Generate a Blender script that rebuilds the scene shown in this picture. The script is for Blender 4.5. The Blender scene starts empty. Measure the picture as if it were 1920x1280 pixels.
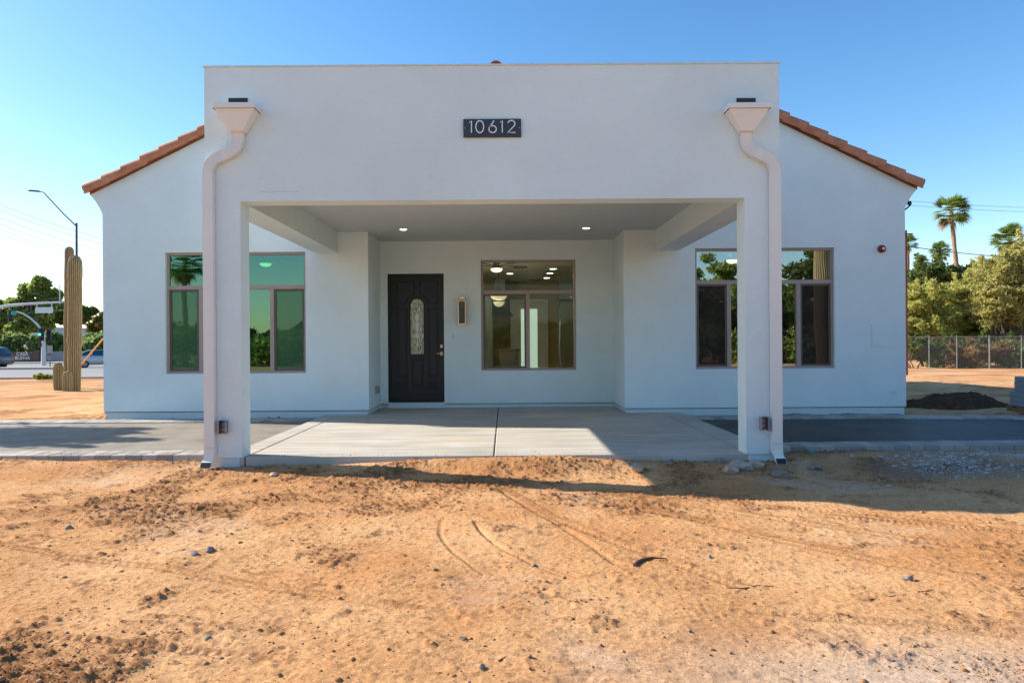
import bpy, bmesh, math, random
import numpy as np
from mathutils import Vector, Matrix
R = math.radians
rnd = random.Random(7)
C = bpy.context.scene.collection
sc = bpy.context.scene

# ------------------------------------------------------------------ camera, world, sun, exposure
H = 1.07; F = 1280.0; TH = R(0.40); VP = -14.0      # eye height over the porch slab, focal length in px, roll, optical axis offset
cam = bpy.data.cameras.new('camera'); co = bpy.data.objects.new('camera', cam); C.objects.link(co)
cam.sensor_width = 36; cam.lens = 24; cam.shift_x = 14/1920; cam.clip_start = 0.05; cam.clip_end = 9000
co.matrix_world = Matrix.Translation((0,0,H)) @ Matrix.Rotation(R(90),4,'X') @ Matrix.Rotation(-TH,4,'Z')
sc.camera = co
SUN = Vector((-1.0, 0.27, 0.63)).normalized()        # towards the sun
EL = math.asin(SUN.z); AZ = math.atan2(SUN.x, SUN.y)
w = bpy.data.worlds.new('World'); sc.world = w; w.use_nodes = True
nt = w.node_tree; nt.nodes.clear()
sky = nt.nodes.new('ShaderNodeTexSky'); sky.sky_type = 'NISHITA'; sky.sun_disc = False
sky.sun_elevation = EL; sky.sun_rotation = AZ; sky.altitude = 300; sky.air_density = 1.0; sky.dust_density = 0.45; sky.ozone_density = 1.0
bg = nt.nodes.new('ShaderNodeBackground'); bg.inputs[1].default_value = 0.12
wo = nt.nodes.new('ShaderNodeOutputWorld'); hs = nt.nodes.new('ShaderNodeHueSaturation'); hs.inputs['Saturation'].default_value = 1.32; nt.links.new(sky.outputs[0], hs.inputs['Color']); nt.links.new(hs.outputs[0], bg.inputs[0]); nt.links.new(bg.outputs[0], wo.inputs[0])
sl = bpy.data.lights.new('sun', 'SUN'); sl.energy = 4.8; sl.angle = R(0.5); sl.color = (1.0, 0.91, 0.78)
so = bpy.data.objects.new('sun', sl); C.objects.link(so); so.rotation_euler = (-SUN).to_track_quat('-Z','Y').to_euler()
vs = sc.view_settings; vs.view_transform = 'Standard'; vs.look = 'None'; vs.gamma = 1; vs.exposure = 0.97

# ------------------------------------------------------------------ measuring helpers
def X(px, Y, py=640):                    # metres across, for a pixel seen at distance Y
    dx = px-960; dy = 640-py
    return (dx*math.cos(TH)+dy*math.sin(TH)-VP)*Y/F
def Zh(px, py, Y):
    dx = px-960; dy = 640-py
    return H + (-dx*math.sin(TH)+dy*math.cos(TH))*Y/F
def terrain(y):
    return float(np.interp(y, [-400,-30,0,2,5.9,6.4,9.5,12,17,26,33,60,75,200,4000], [-.5,-.3,-.13,-.13,-.125,-.075,-.06,-.04,-.08,-.25,-.42,-.85,-.95,-1.0,-1.0]))
def G(px, py, zoff=0):                   # the point of the ground under a pixel
    y = 6.0
    for _ in range(40):
        wv = (Zh(px,py,1.0)-H)
        y = 0.5*y + 0.5*(terrain(y)+zoff-H)/wv
    return X(px,y,py), y, terrain(y)+zoff

# ------------------------------------------------------------------ materials
def mat(name, col, rough=0.6, metal=0.0, var=0.0, vscale=3.0, bump=0.0, bscale=60.0, spec=0.5, emit=None, estr=0, col2=None, bdist=0.01, coat=0):
    m = bpy.data.materials.new(name); m.use_nodes = True; n = m.node_tree; b = n.nodes['Principled BSDF']
    b.inputs['Base Color'].default_value = (*col,1); b.inputs['Roughness'].default_value = rough; b.inputs['Metallic'].default_value = metal
    b.inputs['Specular IOR Level'].default_value = spec
    b.inputs['Coat Weight'].default_value = coat
    if emit: b.inputs['Emission Color'].default_value = (*emit,1); b.inputs['Emission Strength'].default_value = estr
    tc = n.nodes.new('ShaderNodeTexCoord')
    if var or col2:
        t = n.nodes.new('ShaderNodeTexNoise'); t.inputs['Scale'].default_value = vscale; t.inputs['Detail'].default_value = 8; t.inputs['Roughness'].default_value = 0.65
        n.links.new(tc.outputs['Object'], t.inputs['Vector'])
        r = n.nodes.new('ShaderNodeValToRGB'); r.color_ramp.elements[0].position = 0.3; r.color_ramp.elements[1].position = 0.7
        c2 = col2 or tuple(c*(1+var) for c in col); c1 = col if col2 else tuple(c*(1-var) for c in col)
        r.color_ramp.elements[0].color = (*c1,1); r.color_ramp.elements[1].color = (*c2,1)
        n.links.new(t.outputs['Fac'], r.inputs[0]); n.links.new(r.outputs[0], b.inputs['Base Color'])
    if bump:
        t = n.nodes.new('ShaderNodeTexNoise'); t.inputs['Scale'].default_value = bscale; t.inputs['Detail'].default_value = 6
        n.links.new(tc.outputs['Object'], t.inputs['Vector'])
        bp = n.nodes.new('ShaderNodeBump'); bp.inputs['Strength'].default_value = bump; bp.inputs['Distance'].default_value = bdist
        n.links.new(t.outputs['Fac'], bp.inputs['Height']); n.links.new(bp.outputs[0], b.inputs['Normal'])
    return m
def glass(name, tint, refl=(0.9,0.95,0.95), ior=1.9, base=0.0, screen=0, scol=(.06,.055,.05)):
    m = bpy.data.materials.new(name); m.use_nodes = True; n = m.node_tree; n.nodes.clear()
    o = n.nodes.new('ShaderNodeOutputMaterial'); mx = n.nodes.new('ShaderNodeMixShader'); tr = n.nodes.new('ShaderNodeBsdfTransparent')
    gl = n.nodes.new('ShaderNodeBsdfGlossy'); gl.inputs['Roughness'].default_value = 0.004; gl.inputs['Color'].default_value = (*refl,1)
    tr.inputs['Color'].default_value = (*tint,1)
    fr = n.nodes.new('ShaderNodeFresnel'); fr.inputs['IOR'].default_value = ior
    ma = n.nodes.new('ShaderNodeMath'); ma.operation = 'ADD'; ma.inputs[1].default_value = base; ma.use_clamp = True
    tc = n.nodes.new('ShaderNodeTexCoord'); t = n.nodes.new('ShaderNodeTexNoise'); t.inputs['Scale'].default_value = 1.3; t.inputs['Detail'].default_value = 1
    bp = n.nodes.new('ShaderNodeBump'); bp.inputs['Strength'].default_value = 0.12; bp.inputs['Distance'].default_value = 0.01
    n.links.new(tc.outputs['Object'], t.inputs['Vector']); n.links.new(t.outputs['Fac'], bp.inputs['Height']); n.links.new(bp.outputs[0], gl.inputs['Normal'])
    n.links.new(fr.outputs[0], ma.inputs[0]); n.links.new(ma.outputs[0], mx.inputs[0])
    n.links.new(tr.outputs[0], mx.inputs[1]); n.links.new(gl.outputs[0], mx.inputs[2]); n.links.new(mx.outputs[0], o.inputs[0])
    if screen:                                           # woven insect screen over the glass
        m2 = n.nodes.new('ShaderNodeMixShader'); m2.inputs[0].default_value = screen; df = n.nodes.new('ShaderNodeBsdfDiffuse'); df.inputs[0].default_value = (*scol,1)
        n.links.new(mx.outputs[0], m2.inputs[1]); n.links.new(df.outputs[0], m2.inputs[2]); n.links.new(m2.outputs[0], o.inputs[0])
    return m
def leafmat(name, c1, c2, trans=0.5):
    m = bpy.data.materials.new(name); m.use_nodes = True; n = m.node_tree; n.nodes.clear()
    o = n.nodes.new('ShaderNodeOutputMaterial'); mx = n.nodes.new('ShaderNodeMixShader'); mx.inputs[0].default_value = trans
    d = n.nodes.new('ShaderNodeBsdfDiffuse'); t = n.nodes.new('ShaderNodeBsdfTranslucent')
    ge = n.nodes.new('ShaderNodeNewGeometry'); r = n.nodes.new('ShaderNodeValToRGB')
    r.color_ramp.elements[0].color = (*c1,1); r.color_ramp.elements[1].color = (*c2,1)
    n.links.new(ge.outputs['Random Per Island'], r.inputs[0]); n.links.new(r.outputs[0], d.inputs[0]); n.links.new(r.outputs[0], t.inputs[0])
    n.links.new(d.outputs[0], mx.inputs[1]); n.links.new(t.outputs[0], mx.inputs[2]); n.links.new(mx.outputs[0], o.inputs[0])
    return m
M = dict(
 stucco = mat('stucco', (0.645,0.755,0.79), 0.9, var=0.06, vscale=0.9, bump=0.8, bscale=48, spec=0.2, bdist=0.006),
 plinth = mat('plinth', (0.56,0.66,0.71), 0.85, var=0.05, vscale=6, bump=0.3, bscale=90, spec=0.2, bdist=0.004),
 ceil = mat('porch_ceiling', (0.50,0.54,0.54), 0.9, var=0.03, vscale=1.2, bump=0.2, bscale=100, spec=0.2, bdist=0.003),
 spout = mat('painted_metal', (0.72,0.715,0.70), 0.45, var=0.02, vscale=5),
 tile = mat('clay_tile', (0.34,0.135,0.075), 0.8, col2=(0.52,0.25,0.16), vscale=4.5, bump=0.4, bscale=50, spec=0.25),
 frame = mat('window_frame', (0.33,0.275,0.255), 0.45, var=0.04, vscale=8),
 sash = mat('sash', (0.10,0.075,0.065), 0.5),
 rubber = mat('drip', (0.03,0.03,0.03), 0.6),
 door = mat('door_paint', (0.005,0.009,0.016), 0.34, bump=0.05, bscale=30, spec=0.35),
 brass = mat('satin_bronze', (0.75,0.48,0.32), 0.35, metal=0.85),
 plaque = mat('plaque', (0.028,0.04,0.065), 0.5, bump=0.3, bscale=80, bdist=0.002),
 silver = mat('brushed_numerals', (0.72,0.73,0.74), 0.4, metal=0.2),
 conc = mat('concrete_slab', (0.41,0.385,0.34), 0.8, col2=(0.54,0.51,0.46), vscale=1.3, bump=0.15, bscale=80, spec=0.3, bdist=0.003),
 joint = mat('joint', (0.09,0.085,0.08), 0.9),
 white = mat('white_paint', (0.72,0.72,0.70), 0.5),
 olive = mat('interior_wall', (0.26,0.20,0.075), 0.9, var=0.06, vscale=2),
 roomwall = mat('room_wall', (0.22,0.33,0.25), 0.9),
 darkroom = mat('dim_wall', (0.16,0.15,0.14), 0.9),
 cabinet = mat('cabinet', (0.035,0.04,0.035), 0.4),
 floor = mat('interior_floor', (0.20,0.14,0.09), 0.5),
 steel = mat('steel', (0.55,0.56,0.55), 0.3, metal=0.9),
 hood = mat('dark_hood',(.06,.06,.055),.3,metal=.5),
 galv = mat('galvanised', (0.27,0.28,0.28), 0.5, metal=0.6, var=0.1, vscale=5),
 blk = mat('black_plastic', (0.015,0.015,0.017), 0.5),
 red = mat('red_bell', (0.22,0.012,0.012), 0.35),
 glow = mat('lamp_glow', (0.9,0.85,0.75), 0.5, emit=(1.0,0.86,0.62), estr=2.2),
 glowd = mat('downlight_glow', (0.9,0.9,0.85), 0.5, emit=(1.0,0.95,0.85), estr=4.0),
 green = mat('signal_green', (0.02,0.5,0.3), 0.4, emit=(0.05,1.0,0.5), estr=1.5),
 teal = mat('teal_sign', (0.02,0.33,0.28), 0.5),
 asphalt = mat('asphalt', (0.19,0.165,0.135), 0.92, col2=(0.30,0.265,0.22), vscale=2.2, bump=0.6, bscale=170, spec=0.25, bdist=0.006),
 dark_asphalt = mat('dark_drive_asphalt', (0.015,0.015,0.016), 0.6, col2=(0.085,0.078,0.07), vscale=1.1, bump=0.5, bscale=120, spec=0.4, bdist=0.006),  # darker, smoother asphalt for the right drive
 road = mat('road_asphalt', (0.22,0.21,0.205), 0.9, var=0.08, vscale=0.6),
 kerb = mat('kerb', (0.42,0.37,0.32), 0.9, var=0.1, vscale=3),
 rock = mat('rock', (0.36,0.26,0.19), 0.95, col2=(0.52,0.42,0.33), vscale=14, bump=0.6, bscale=50, spec=0.1),
 grock = mat('grey_rock', (0.17,0.145,0.125), 0.95, col2=(0.32,0.275,0.24), vscale=14, bump=0.6, bscale=50, spec=0.1),
 twig = mat('twig', (0.10,0.05,0.035), 0.9, var=0.3, vscale=20),
 bark = mat('bark', (0.13,0.09,0.06), 0.95, var=0.3, vscale=6, bump=0.5, bscale=20),
 palmbark = mat('palm_bark', (0.24,0.15,0.10), 0.95, var=0.3, vscale=4, bump=0.6, bscale=12),
 signwall = mat('sign_wall', (0.10,0.07,0.055), 0.9, var=0.1),
 block = mat('concrete_block', (0.17,0.22,0.27), 0.9, var=0.12, vscale=3, bump=0.4, bscale=80),
 wood = mat('pallet_wood', (0.18,0.11,0.06), 0.9, var=0.2),
 orange = mat('guy_guard', (0.75,0.33,0.08), 0.6),
 pole = mat('dark_pole', (0.06,0.065,0.09), 0.5, metal=0.3),
 wire = mat('wire', (0.05,0.05,0.06), 0.6),
 wpole = mat('pale_pole', (0.62,0.62,0.60), 0.5),
 rust = mat('red_post', (0.12,0.04,0.03), 0.8),
 cy = mat('cyan_marker', (0.02,0.42,0.42), 0.6),
 carb = mat('dark_blue_paint', (0.02,0.05,0.09), 0.25, spec=0.6, coat=0.6),
 cars = mat('silver_paint', (0.34,0.37,0.41), 0.3, metal=0.5, coat=0.6),
 carglass = mat('car_glass', (0.02,0.06,0.09), 0.08, spec=0.9),
 tyre = mat('tyre', (0.02,0.02,0.02), 0.85),
 tail = mat('tail_lamp', (0.45,0.02,0.02), 0.3),
 hill = mat('hill', (0.16,0.20,0.27), 1.0, var=0.15, vscale=0.01),  # haze of distance is put into the bluish base colour
 mound = mat('dark_soil', (0.06,0.032,0.02), 1.0, col2=(0.15,0.085,0.055), vscale=12, bump=0.8, bscale=40, spec=0.05, bdist=0.02),
 chip = mat('crushed_stone', (0.40,0.40,0.41), 0.9, var=0.2, vscale=20),
 win = glass('window_glass', (0.70,0.78,0.72), (0.95,1.0,1.0), 1.75, 0.16),
 wing = glass('green_window_glass', (0.20,0.50,0.33), (0.55,0.86,0.72), 1.7, 0.16),
 winscr = glass('screened_glass', (0.30,0.29,0.27), (0.30,0.27,0.24), 1.6, 0.10, .45),
 wingl = glass('green_screened_glass', (0.25,0.5,0.35), (0.42,0.72,0.55), 1.6, 0.10, .42, (.10,.24,.13)),
 winc = glass('kitchen_glass', (0.86,0.90,0.84), (0.30,0.33,0.32), 1.45, 0.0),
 lensg = glass('lantern_glass', (0.5,0.5,0.5), (0.6,0.6,0.6), 1.45, 0.0),
)
# textured glass of the front door: lead lines and rippled glass
m = glass('leaded_glass', (0.75,0.80,0.62), (0.9,1,0.9), 1.6, 0.2); M['lead'] = m
# paver: brick pattern
def pavermat():
    m = mat('pavers', (0.42,0.39,0.35), 0.9, bump=0.3, bscale=60, bdist=0.003, spec=.2); n = m.node_tree; b = n.nodes['Principled BSDF']
    ge = n.nodes.new('ShaderNodeNewGeometry'); r = n.nodes.new('ShaderNodeValToRGB'); r.color_ramp.elements[0].color=(.25,.235,.225,1); r.color_ramp.elements[1].color=(.44,.405,.36,1)
    n.links.new(ge.outputs['Random Per Island'], r.inputs[0]); n.links.new(r.outputs[0], b.inputs['Base Color']); return m
M['paver'] = pavermat()

# ------------------------------------------------------------------ mesh helpers
class MB:
    def __init__(s): s.v = []; s.f = []
    def add(s, vs, fs):
        k = len(s.v); s.v += [tuple(p) for p in vs]; s.f += [tuple(i+k for i in f) for f in fs]; return s
    def box(s, x0,x1,y0,y1,z0,z1):
        return s.add([(x0,y0,z0),(x1,y0,z0),(x1,y1,z0),(x0,y1,z0),(x0,y0,z1),(x1,y0,z1),(x1,y1,z1),(x0,y1,z1)],
              [(0,3,2,1),(4,5,6,7),(0,1,5,4),(1,2,6,5),(2,3,7,6),(3,0,4,7)])
    def prism_y(s, pts, y0, y1):          # polygon in x,z (counter-clockwise seen from the front) pushed along y
        n = len(pts)
        return s.add([(x,y0,z) for x,z in pts]+[(x,y1,z) for x,z in pts],
              [tuple(range(n)), tuple(range(2*n-1,n-1,-1))]+[(i,i+n,(i+1)%n+n,(i+1)%n) for i in range(n)])
    def prism_z(s, pts, z0, z1):
        n = len(pts)
        return s.add([(x,y,z0) for x,y in pts]+[(x,y,z1) for x,y in pts],
              [tuple(range(n-1,-1,-1)), tuple(range(n,2*n))]+[(i,(i+1)%n,(i+1)%n+n,i+n) for i in range(n)])
    def tube(s, pts, rad, n=8, cap=True, flat=None, up=None):   # sweep; rad a number or list; flat=(w,d) for a rectangular section
        pts = [Vector(p) for p in pts]; k = len(pts); rs = rad if isinstance(rad,(list,tuple)) else [rad]*k
        base = len(s.v); side = None
        for i,p in enumerate(pts):
            t = (pts[min(i+1,k-1)]-pts[max(i-1,0)]).normalized()
            if flat:
                u = Vector(up or (0,1,0)); a = t.cross(u).normalized(); 
                if a.length < .5: a = Vector((1,0,0))
                b = a.cross(t).normalized(); W,D = flat[0]*rs[i]/2, flat[1]*rs[i]/2
                ring = [p+a*W+b*D, p-a*W+b*D, p-a*W-b*D, p+a*W-b*D]
            else:
                if side is None:
                    side = t.orthogonal().normalized()
                side = (side - t*side.dot(t)).normalized(); b = t.cross(side)
                ring = [p+(side*math.cos(2*math.pi*j/n)+b*math.sin(2*math.pi*j/n))*rs[i] for j in range(n)]
            s.v += [tuple(q) for q in ring]
        m = 4 if flat else n
        for i in range(k-1):
            for j in range(m):
                a = base+i*m+j; b2 = base+i*m+(j+1)%m
                s.f.append((a,b2,b2+m,a+m))
        if cap:
            s.f.append(tuple(base+j for j in reversed(range(m)))); s.f.append(tuple(base+(k-1)*m+j for j in range(m)))
        return s
    def lathe(s, prof, c=(0,0,0), n=16, axis='z'):
        base = len(s.v); cx,cy,cz = c
        for r,h in prof:
            for j in range(n):
                a = 2*math.pi*j/n; x,y = r*math.cos(a), r*math.sin(a)
                s.v.append((cx+x,cy+y,cz+h) if axis=='z' else ((cx+x,cy-h,cz+y) if axis=='y' else (cx+h,cy+x,cz+y)))
        for i in range(len(prof)-1):
            for j in range(n):
                a = base+i*n+j; b = base+i*n+(j+1)%n; s.f.append((a,b,b+n,a+n))
        s.f.append(tuple(base+j for j in reversed(range(n)))); s.f.append(tuple(base+(len(prof)-1)*n+j for j in range(n)))
        return s
    def build(s, name, m, parent=None, org=None, smooth=False, bevel=0, seg=2, **props):
        o0 = Vector(org) if org is not None else (parent['_o'] if parent is not None and '_o' in parent else None)
        me = bpy.data.meshes.new(name)
        ov = worg(parent) if parent is not None else Vector(org or (0,0,0))
        me.from_pydata([tuple(Vector(p)-ov) for p in s.v], [], s.f); me.materials.append(m if not isinstance(m,str) else M[m])
        bm = bmesh.new(); bm.from_mesh(me); bmesh.ops.recalc_face_normals(bm, faces=bm.faces)
        if bevel: bmesh.ops.bevel(bm, geom=[e for e in bm.edges if len(e.link_faces)==2 and e.calc_face_angle(0)>0.5], offset=bevel, segments=seg, affect='EDGES', profile=0.5)
        if smooth:
            for f in bm.faces: f.smooth = True
            for e in bm.edges:
                if len(e.link_faces)==2 and e.calc_face_angle(0) > 0.7: e.smooth = False
        bm.to_mesh(me); bm.free()
        o = bpy.data.objects.new(name, me); C.objects.link(o)
        if parent is not None: o.parent = parent
        else: o.location = ov
        for k,v in props.items(): o[k] = v
        return o
ORG = {}
def worg(o):
    v = Vector((0,0,0))
    while o is not None: v += o.location; o = o.parent
    return v
def thing(name, label, cat, loc=(0,0,0), group=None):
    o = bpy.data.objects.new(name, None); o.empty_display_size = 0.2; C.objects.link(o); o.location = loc
    o['label'] = label; o['category'] = cat
    if group: o['group'] = group
    return o
def P(label, cat, group=None):
    d = dict(label=label, category=cat)
    if group: d['group'] = group
    return d
def npmesh(name, V, Q, m, parent=None, loc=(0,0,0), smooth=False, **props):   # fast quad / tri mesh
    me = bpy.data.meshes.new(name); V = np.asarray(V, np.float32); Q = np.asarray(Q, np.int32); k = Q.shape[1]
    me.vertices.add(len(V)); me.vertices.foreach_set('co', V.ravel()); me.loops.add(Q.size); me.loops.foreach_set('vertex_index', Q.ravel())
    me.polygons.add(len(Q)); me.polygons.foreach_set('loop_start', np.arange(0,Q.size,k,dtype=np.int32)); me.polygons.foreach_set('loop_total', np.full(len(Q),k,np.int32))
    if smooth: me.polygons.foreach_set('use_smooth', np.ones(len(Q),bool))
    me.update(calc_edges=True); me.materials.append(m if not isinstance(m,str) else M[m])
    o = bpy.data.objects.new(name, me); C.objects.link(o)
    if parent is not None: o.parent = parent
    else: o.location = loc
    for a,b in props.items(): o[a] = b
    return o
def copy_tree(o, parent=None):
    c = o.copy(); C.objects.link(c); c.parent = parent
    for ch in list(o.children): copy_tree(ch, c)
    return c
# noise
def vnoise(x, y, seed):
    rs = np.random.RandomState(seed); g = rs.rand(256,256).astype(np.float32)
    xi = np.floor(x).astype(int); yi = np.floor(y).astype(int); fx = x-xi; fy = y-yi
    fx = fx*fx*(3-2*fx); fy = fy*fy*(3-2*fy)
    a = g[xi%256, yi%256]; b = g[(xi+1)%256, yi%256]; c = g[xi%256,(yi+1)%256]; d = g[(xi+1)%256,(yi+1)%256]
    return (a*(1-fx)+b*fx)*(1-fy)+(c*(1-fx)+d*fx)*fy
def fbm(x, y, s, octv, seed, gain=0.5):
    t = 0; a = 1; n = 0
    ca, sa = math.cos(.6), math.sin(.6)
    for i in range(octv):
        t = t + a*(vnoise(x*s+17.3*i, y*s+5.1*i, seed+i)-0.5); n += a; a *= gain; s *= 2.03; x, y = x*ca-y*sa, x*sa+y*ca
    return t/n

# ------------------------------------------------------------------ the ground
ZF = 6.4; ZM = 10.14; ZR = 11.13                       # depth of porch front, gable wall, recessed entry wall
def axis(parts):
    out = []
    for a,b,st in parts: out += list(np.arange(a,b,st))
    return np.array(out+[parts[-1][1]])
gx = np.concatenate([-np.geomspace(3500,60,24)[:-1], axis([(-60,-12,1.0),(-12,-6.5,.12),(-6.5,-3.2,.02),(-3.2,3.4,.0105),(3.4,6.5,.02),(6.5,14,.12),(14,60,1.0)]), np.geomspace(60,3500,24)[1:]])
gy = np.concatenate([-np.geomspace(400,30,10)[:-1], axis([(-30,0,1.0),(0,2.2,.1),(2.2,4.2,.010),(4.2,7.2,.014),(7.2,12,.05),(12,40,.2),(40,90,1.0)]), np.geomspace(90,6000,24)[1:]])
GX, GY = np.meshgrid(gx, gy); x = GX.ravel(); y = GY.ravel()
base = np.interp(y, [-400,-30,0,2,5.9,6.4,9.5,12,17,26,33,60,75,200,4000], [-.5,-.3,-.13,-.13,-.125,-.075,-.06,-.04,-.08,-.25,-.42,-.85,-.95,-1.0,-1.0])
near = np.clip((y+4)/2,0,1)*np.clip((46-y)/10,0,1)*np.clip((40-np.abs(x))/8,0,1)
patch = fbm(x*0.7, y*1.0, 0.55, 3, 11) + 0.6*fbm(x, y, 2.1, 3, 12)
dist = np.clip(patch*6.0-0.25, 0, 1)
dist = np.maximum(dist, np.clip(fbm(x*.8,y,3.1,4,15,.6)*7-1.15,0,.85))                     # churned earth
big = fbm(x,y,0.35,2,31)*0.07
mid = fbm(x,y,1.7,4,32)*0.05
clod = fbm(x*.8,y,32,4,33,0.72); crisp = np.clip(clod-0.01,0,1)
fine = fbm(x,y,60,2,35)
hgt = big*0.8 + mid + crisp*0.062*dist + np.clip(clod-.05,0,1)*0.035 + fine*0.005 + np.clip(fbm(x,y,45,3,61,.7)-.10,0,1)*.022 + dist*0.008
pit = np.clip(fbm(x*.6,y,7,4,41,.6)-0.16,0,1)*0.07
hgt = hgt - pit
# wheel tracks curving towards the camera: grooves with tread marks
trk = np.zeros_like(x)
def track(x0,y0,x1,y1,bend,wid,depth,tread=True):
    global hgt, dist, trk
    t = np.clip((y-y0)/(y1-y0), 0, 1); xc = x0+(x1-x0)*t+bend*np.sin(t*math.pi); on = (y>min(y0,y1))&(y<max(y0,y1))
    d = (x-xc)/wid; g = np.exp(-(d**4)*1.3)*on
    h = -depth*g + depth*0.7*np.exp(-((np.abs(d)-1.25)/.25)**2)*on
    if tread: h = h + g*0.005*np.sign(np.sin((x-xc)*2*math.pi/ (wid*0.5)))
    hgt = hgt*(1-0.55*g) + h; trk = np.maximum(trk, np.exp(-((np.abs(d)-1.1)/.4)**2)*on*(.75+fbm(x,y,6,2,88)*1.4))
track(0.0,5.4,1.15,3.3,-0.14,.05,.0035)
track(-.05,5.5,.6,3.6,.02,.03,.002,False)
track(.55,5.3,2.3,3.4,-.05,.07,.003)
track(1.9,4.9,4.9,3.9,0,.08,.004)
track(-.2,4.5,.35,3.4,-.12,.02,.002,False)
track(-.42,4.6,-.1,3.5,-.10,.02,.002,False)
track(0.9,5.3,2.7,3.9,-.05,.08,.004)
track(2.2,4.6,5.2,3.4,0.1,.09,.005)
track(0.5,5.35,1.9,3.9,-.05,.04,.003,False)
track(-5.6,3.5,-1.0,2.6,.1,.10,.005)
track(1.2,3.0,3.6,2.3,.05,.12,.005)
track(1.3,5.2,4.4,3.7,-.1,.09,.004)
track(-3.6,4.3,-.4,3.0,.12,.08,.004)
# smooth pale sandy scrape low right
scr = np.exp(-(((x-1.5)/1.0)**2+((y-2.4)/.35)**2)*1.2); hgt = hgt*(1-.5*scr)
gz = base + hgt*near
# lip against the slab, and the bed under the pavings
lip = np.exp(-((y-ZF+0.05)/.16)**2)*np.exp(-((x-0.05)/1.25)**2)*0.06*(y<ZF+.4); gz += lip
under = (y>ZF-0.0)&(y<ZR+.3)&(x>-2.75)&(x<2.7); gz = np.where(under, -0.25, gz)
inh = (y>ZM+.02)&(y<20.2)&(x>-6.0)&(x<6.0); gz = np.where(inh, -0.2, gz)
drv = ((x<-2.6)&(y>6.72)&(y<10.1))|((x>2.5)&(y>6.95)&(y<10.1)); gz = np.where(drv&(np.abs(x)<30), -0.16, gz)
road_m = (y>26.3)&(y<76)&(x<-11); gz = np.where(road_m, base-0.25, gz)
gl = (x>3.0)&(y>5.6)&(y<7.0)
gz += 0.035*np.exp(-(((x-4.3)/1.4)**2+((y-6.3)/.45)**2))*(y<7.0)
nx, ny = len(gx), len(gy); idx = np.arange(nx*ny).reshape(ny,nx)
Q = np.stack([idx[:-1,:-1].ravel(), idx[:-1,1:].ravel(), idx[1:,1:].ravel(), idx[1:,:-1].ravel()],1)
def dirtmat():
    m = bpy.data.materials.new('desert_soil'); m.use_nodes = True; n = m.node_tree; b = n.nodes['Principled BSDF']
    b.inputs['Roughness'].default_value = 0.97; b.inputs['Specular IOR Level'].default_value = 0.1
    tc = n.nodes.new('ShaderNodeTexCoord'); L = n.links.new
    def noise(s, d, r=.6):
        t = n.nodes.new('ShaderNodeTexNoise'); t.inputs['Scale'].default_value = s; t.inputs['Detail'].default_value = d; t.inputs['Roughness'].default_value = r
        L(tc.outputs['Object'], t.inputs['Vector']); return t.outputs['Fac']
    def ramp(src, p0, p1, c0, c1):
        r = n.nodes.new('ShaderNodeValToRGB'); r.color_ramp.elements[0].position = p0; r.color_ramp.elements[1].position = p1
        r.color_ramp.elements[0].color = (*c0,1); r.color_ramp.elements[1].color = (*c1,1); L(src, r.inputs[0]); return r.outputs[0]
    def mix(f, a, c, mode='MIX'):
        x = n.nodes.new('ShaderNodeMix'); x.data_type = 'RGBA'; x.blend_type = mode
        L(f, x.inputs[0]) if not isinstance(f,float) else setattr(x.inputs[0],'default_value',f)
        for s,i in ((a,6),(c,7)):
            if isinstance(s, tuple): x.inputs[i].default_value = (*s,1)
            else: L(s, x.inputs[i])
        return x.outputs[2]
    c = ramp(noise(0.9,6), .35,.65, (0.56,0.275,0.11), (0.72,0.43,0.215))
    pale = ramp(noise(0.55,4), .56,.72, (0,0,0),(1,1,1)); c = mix(pale, c, (0.62,0.46,0.33))
    at = n.nodes.new('ShaderNodeAttribute'); at.attribute_name = 'soil'
    sep = n.nodes.new('ShaderNodeSeparateColor'); L(at.outputs['Color'], sep.inputs[0])
    c = mix(sep.outputs[0], c, (0.30,0.14,0.06))
    c = mix(sep.outputs[1], c, (0.60,0.47,0.36))
    c = mix(sep.outputs[2], c, (0.20,0.17,0.15))
    sp = ramp(noise(55,6,.85), .585,.66, (0,0,0),(1,1,1)); c = mix(sp, c, (0.24,0.115,0.055))
    gr = ramp(noise(48,8,.9), .36,.64, (0.52,0.48,0.46),(1.25,1.25,1.25)); c = mix(1.0, c, gr, 'MULTIPLY')
    L(c, b.inputs['Base Color'])
    bp = n.nodes.new('ShaderNodeBump'); bp.inputs['Strength'].default_value = 1.0; bp.inputs['Distance'].default_value = 0.009; L(noise(75,8,.75), bp.inputs['Height']); L(bp.outputs[0], b.inputs['Normal'])
    return m
M['dirt'] = dirtmat()
gr = npmesh('ground', np.stack([x,y,gz],1), Q, 'dirt', smooth=True, kind='structure')
ca = gr.data.color_attributes.new('soil','FLOAT_COLOR','POINT')
gravel = np.clip(np.exp(-(((x-4.6)/1.9)**4+((y-6.35)/.55)**4))*(0.5+2*fbm(x,y,2,4,77)),0,1)*0.8
farm = np.clip((y-45)/20,0,1)*0.6
col = np.stack([np.clip(dist*(0.45+crisp*5)+np.clip(clod-.10,0,1)*3+ (pit>0.004)*0.3 + trk*.75,0,1)*near, scr*0.8, np.maximum(gravel,farm), np.ones_like(x)],1).astype(np.float32)
ca.data.foreach_set('color', col.ravel())
def gh(px_, py_):                                       # ground height at a spot
    i = int(np.clip(np.searchsorted(gx,px_),1,nx-1)); j = int(np.clip(np.searchsorted(gy,py_),1,ny-1)); return float(gz[j*nx+i])

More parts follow.
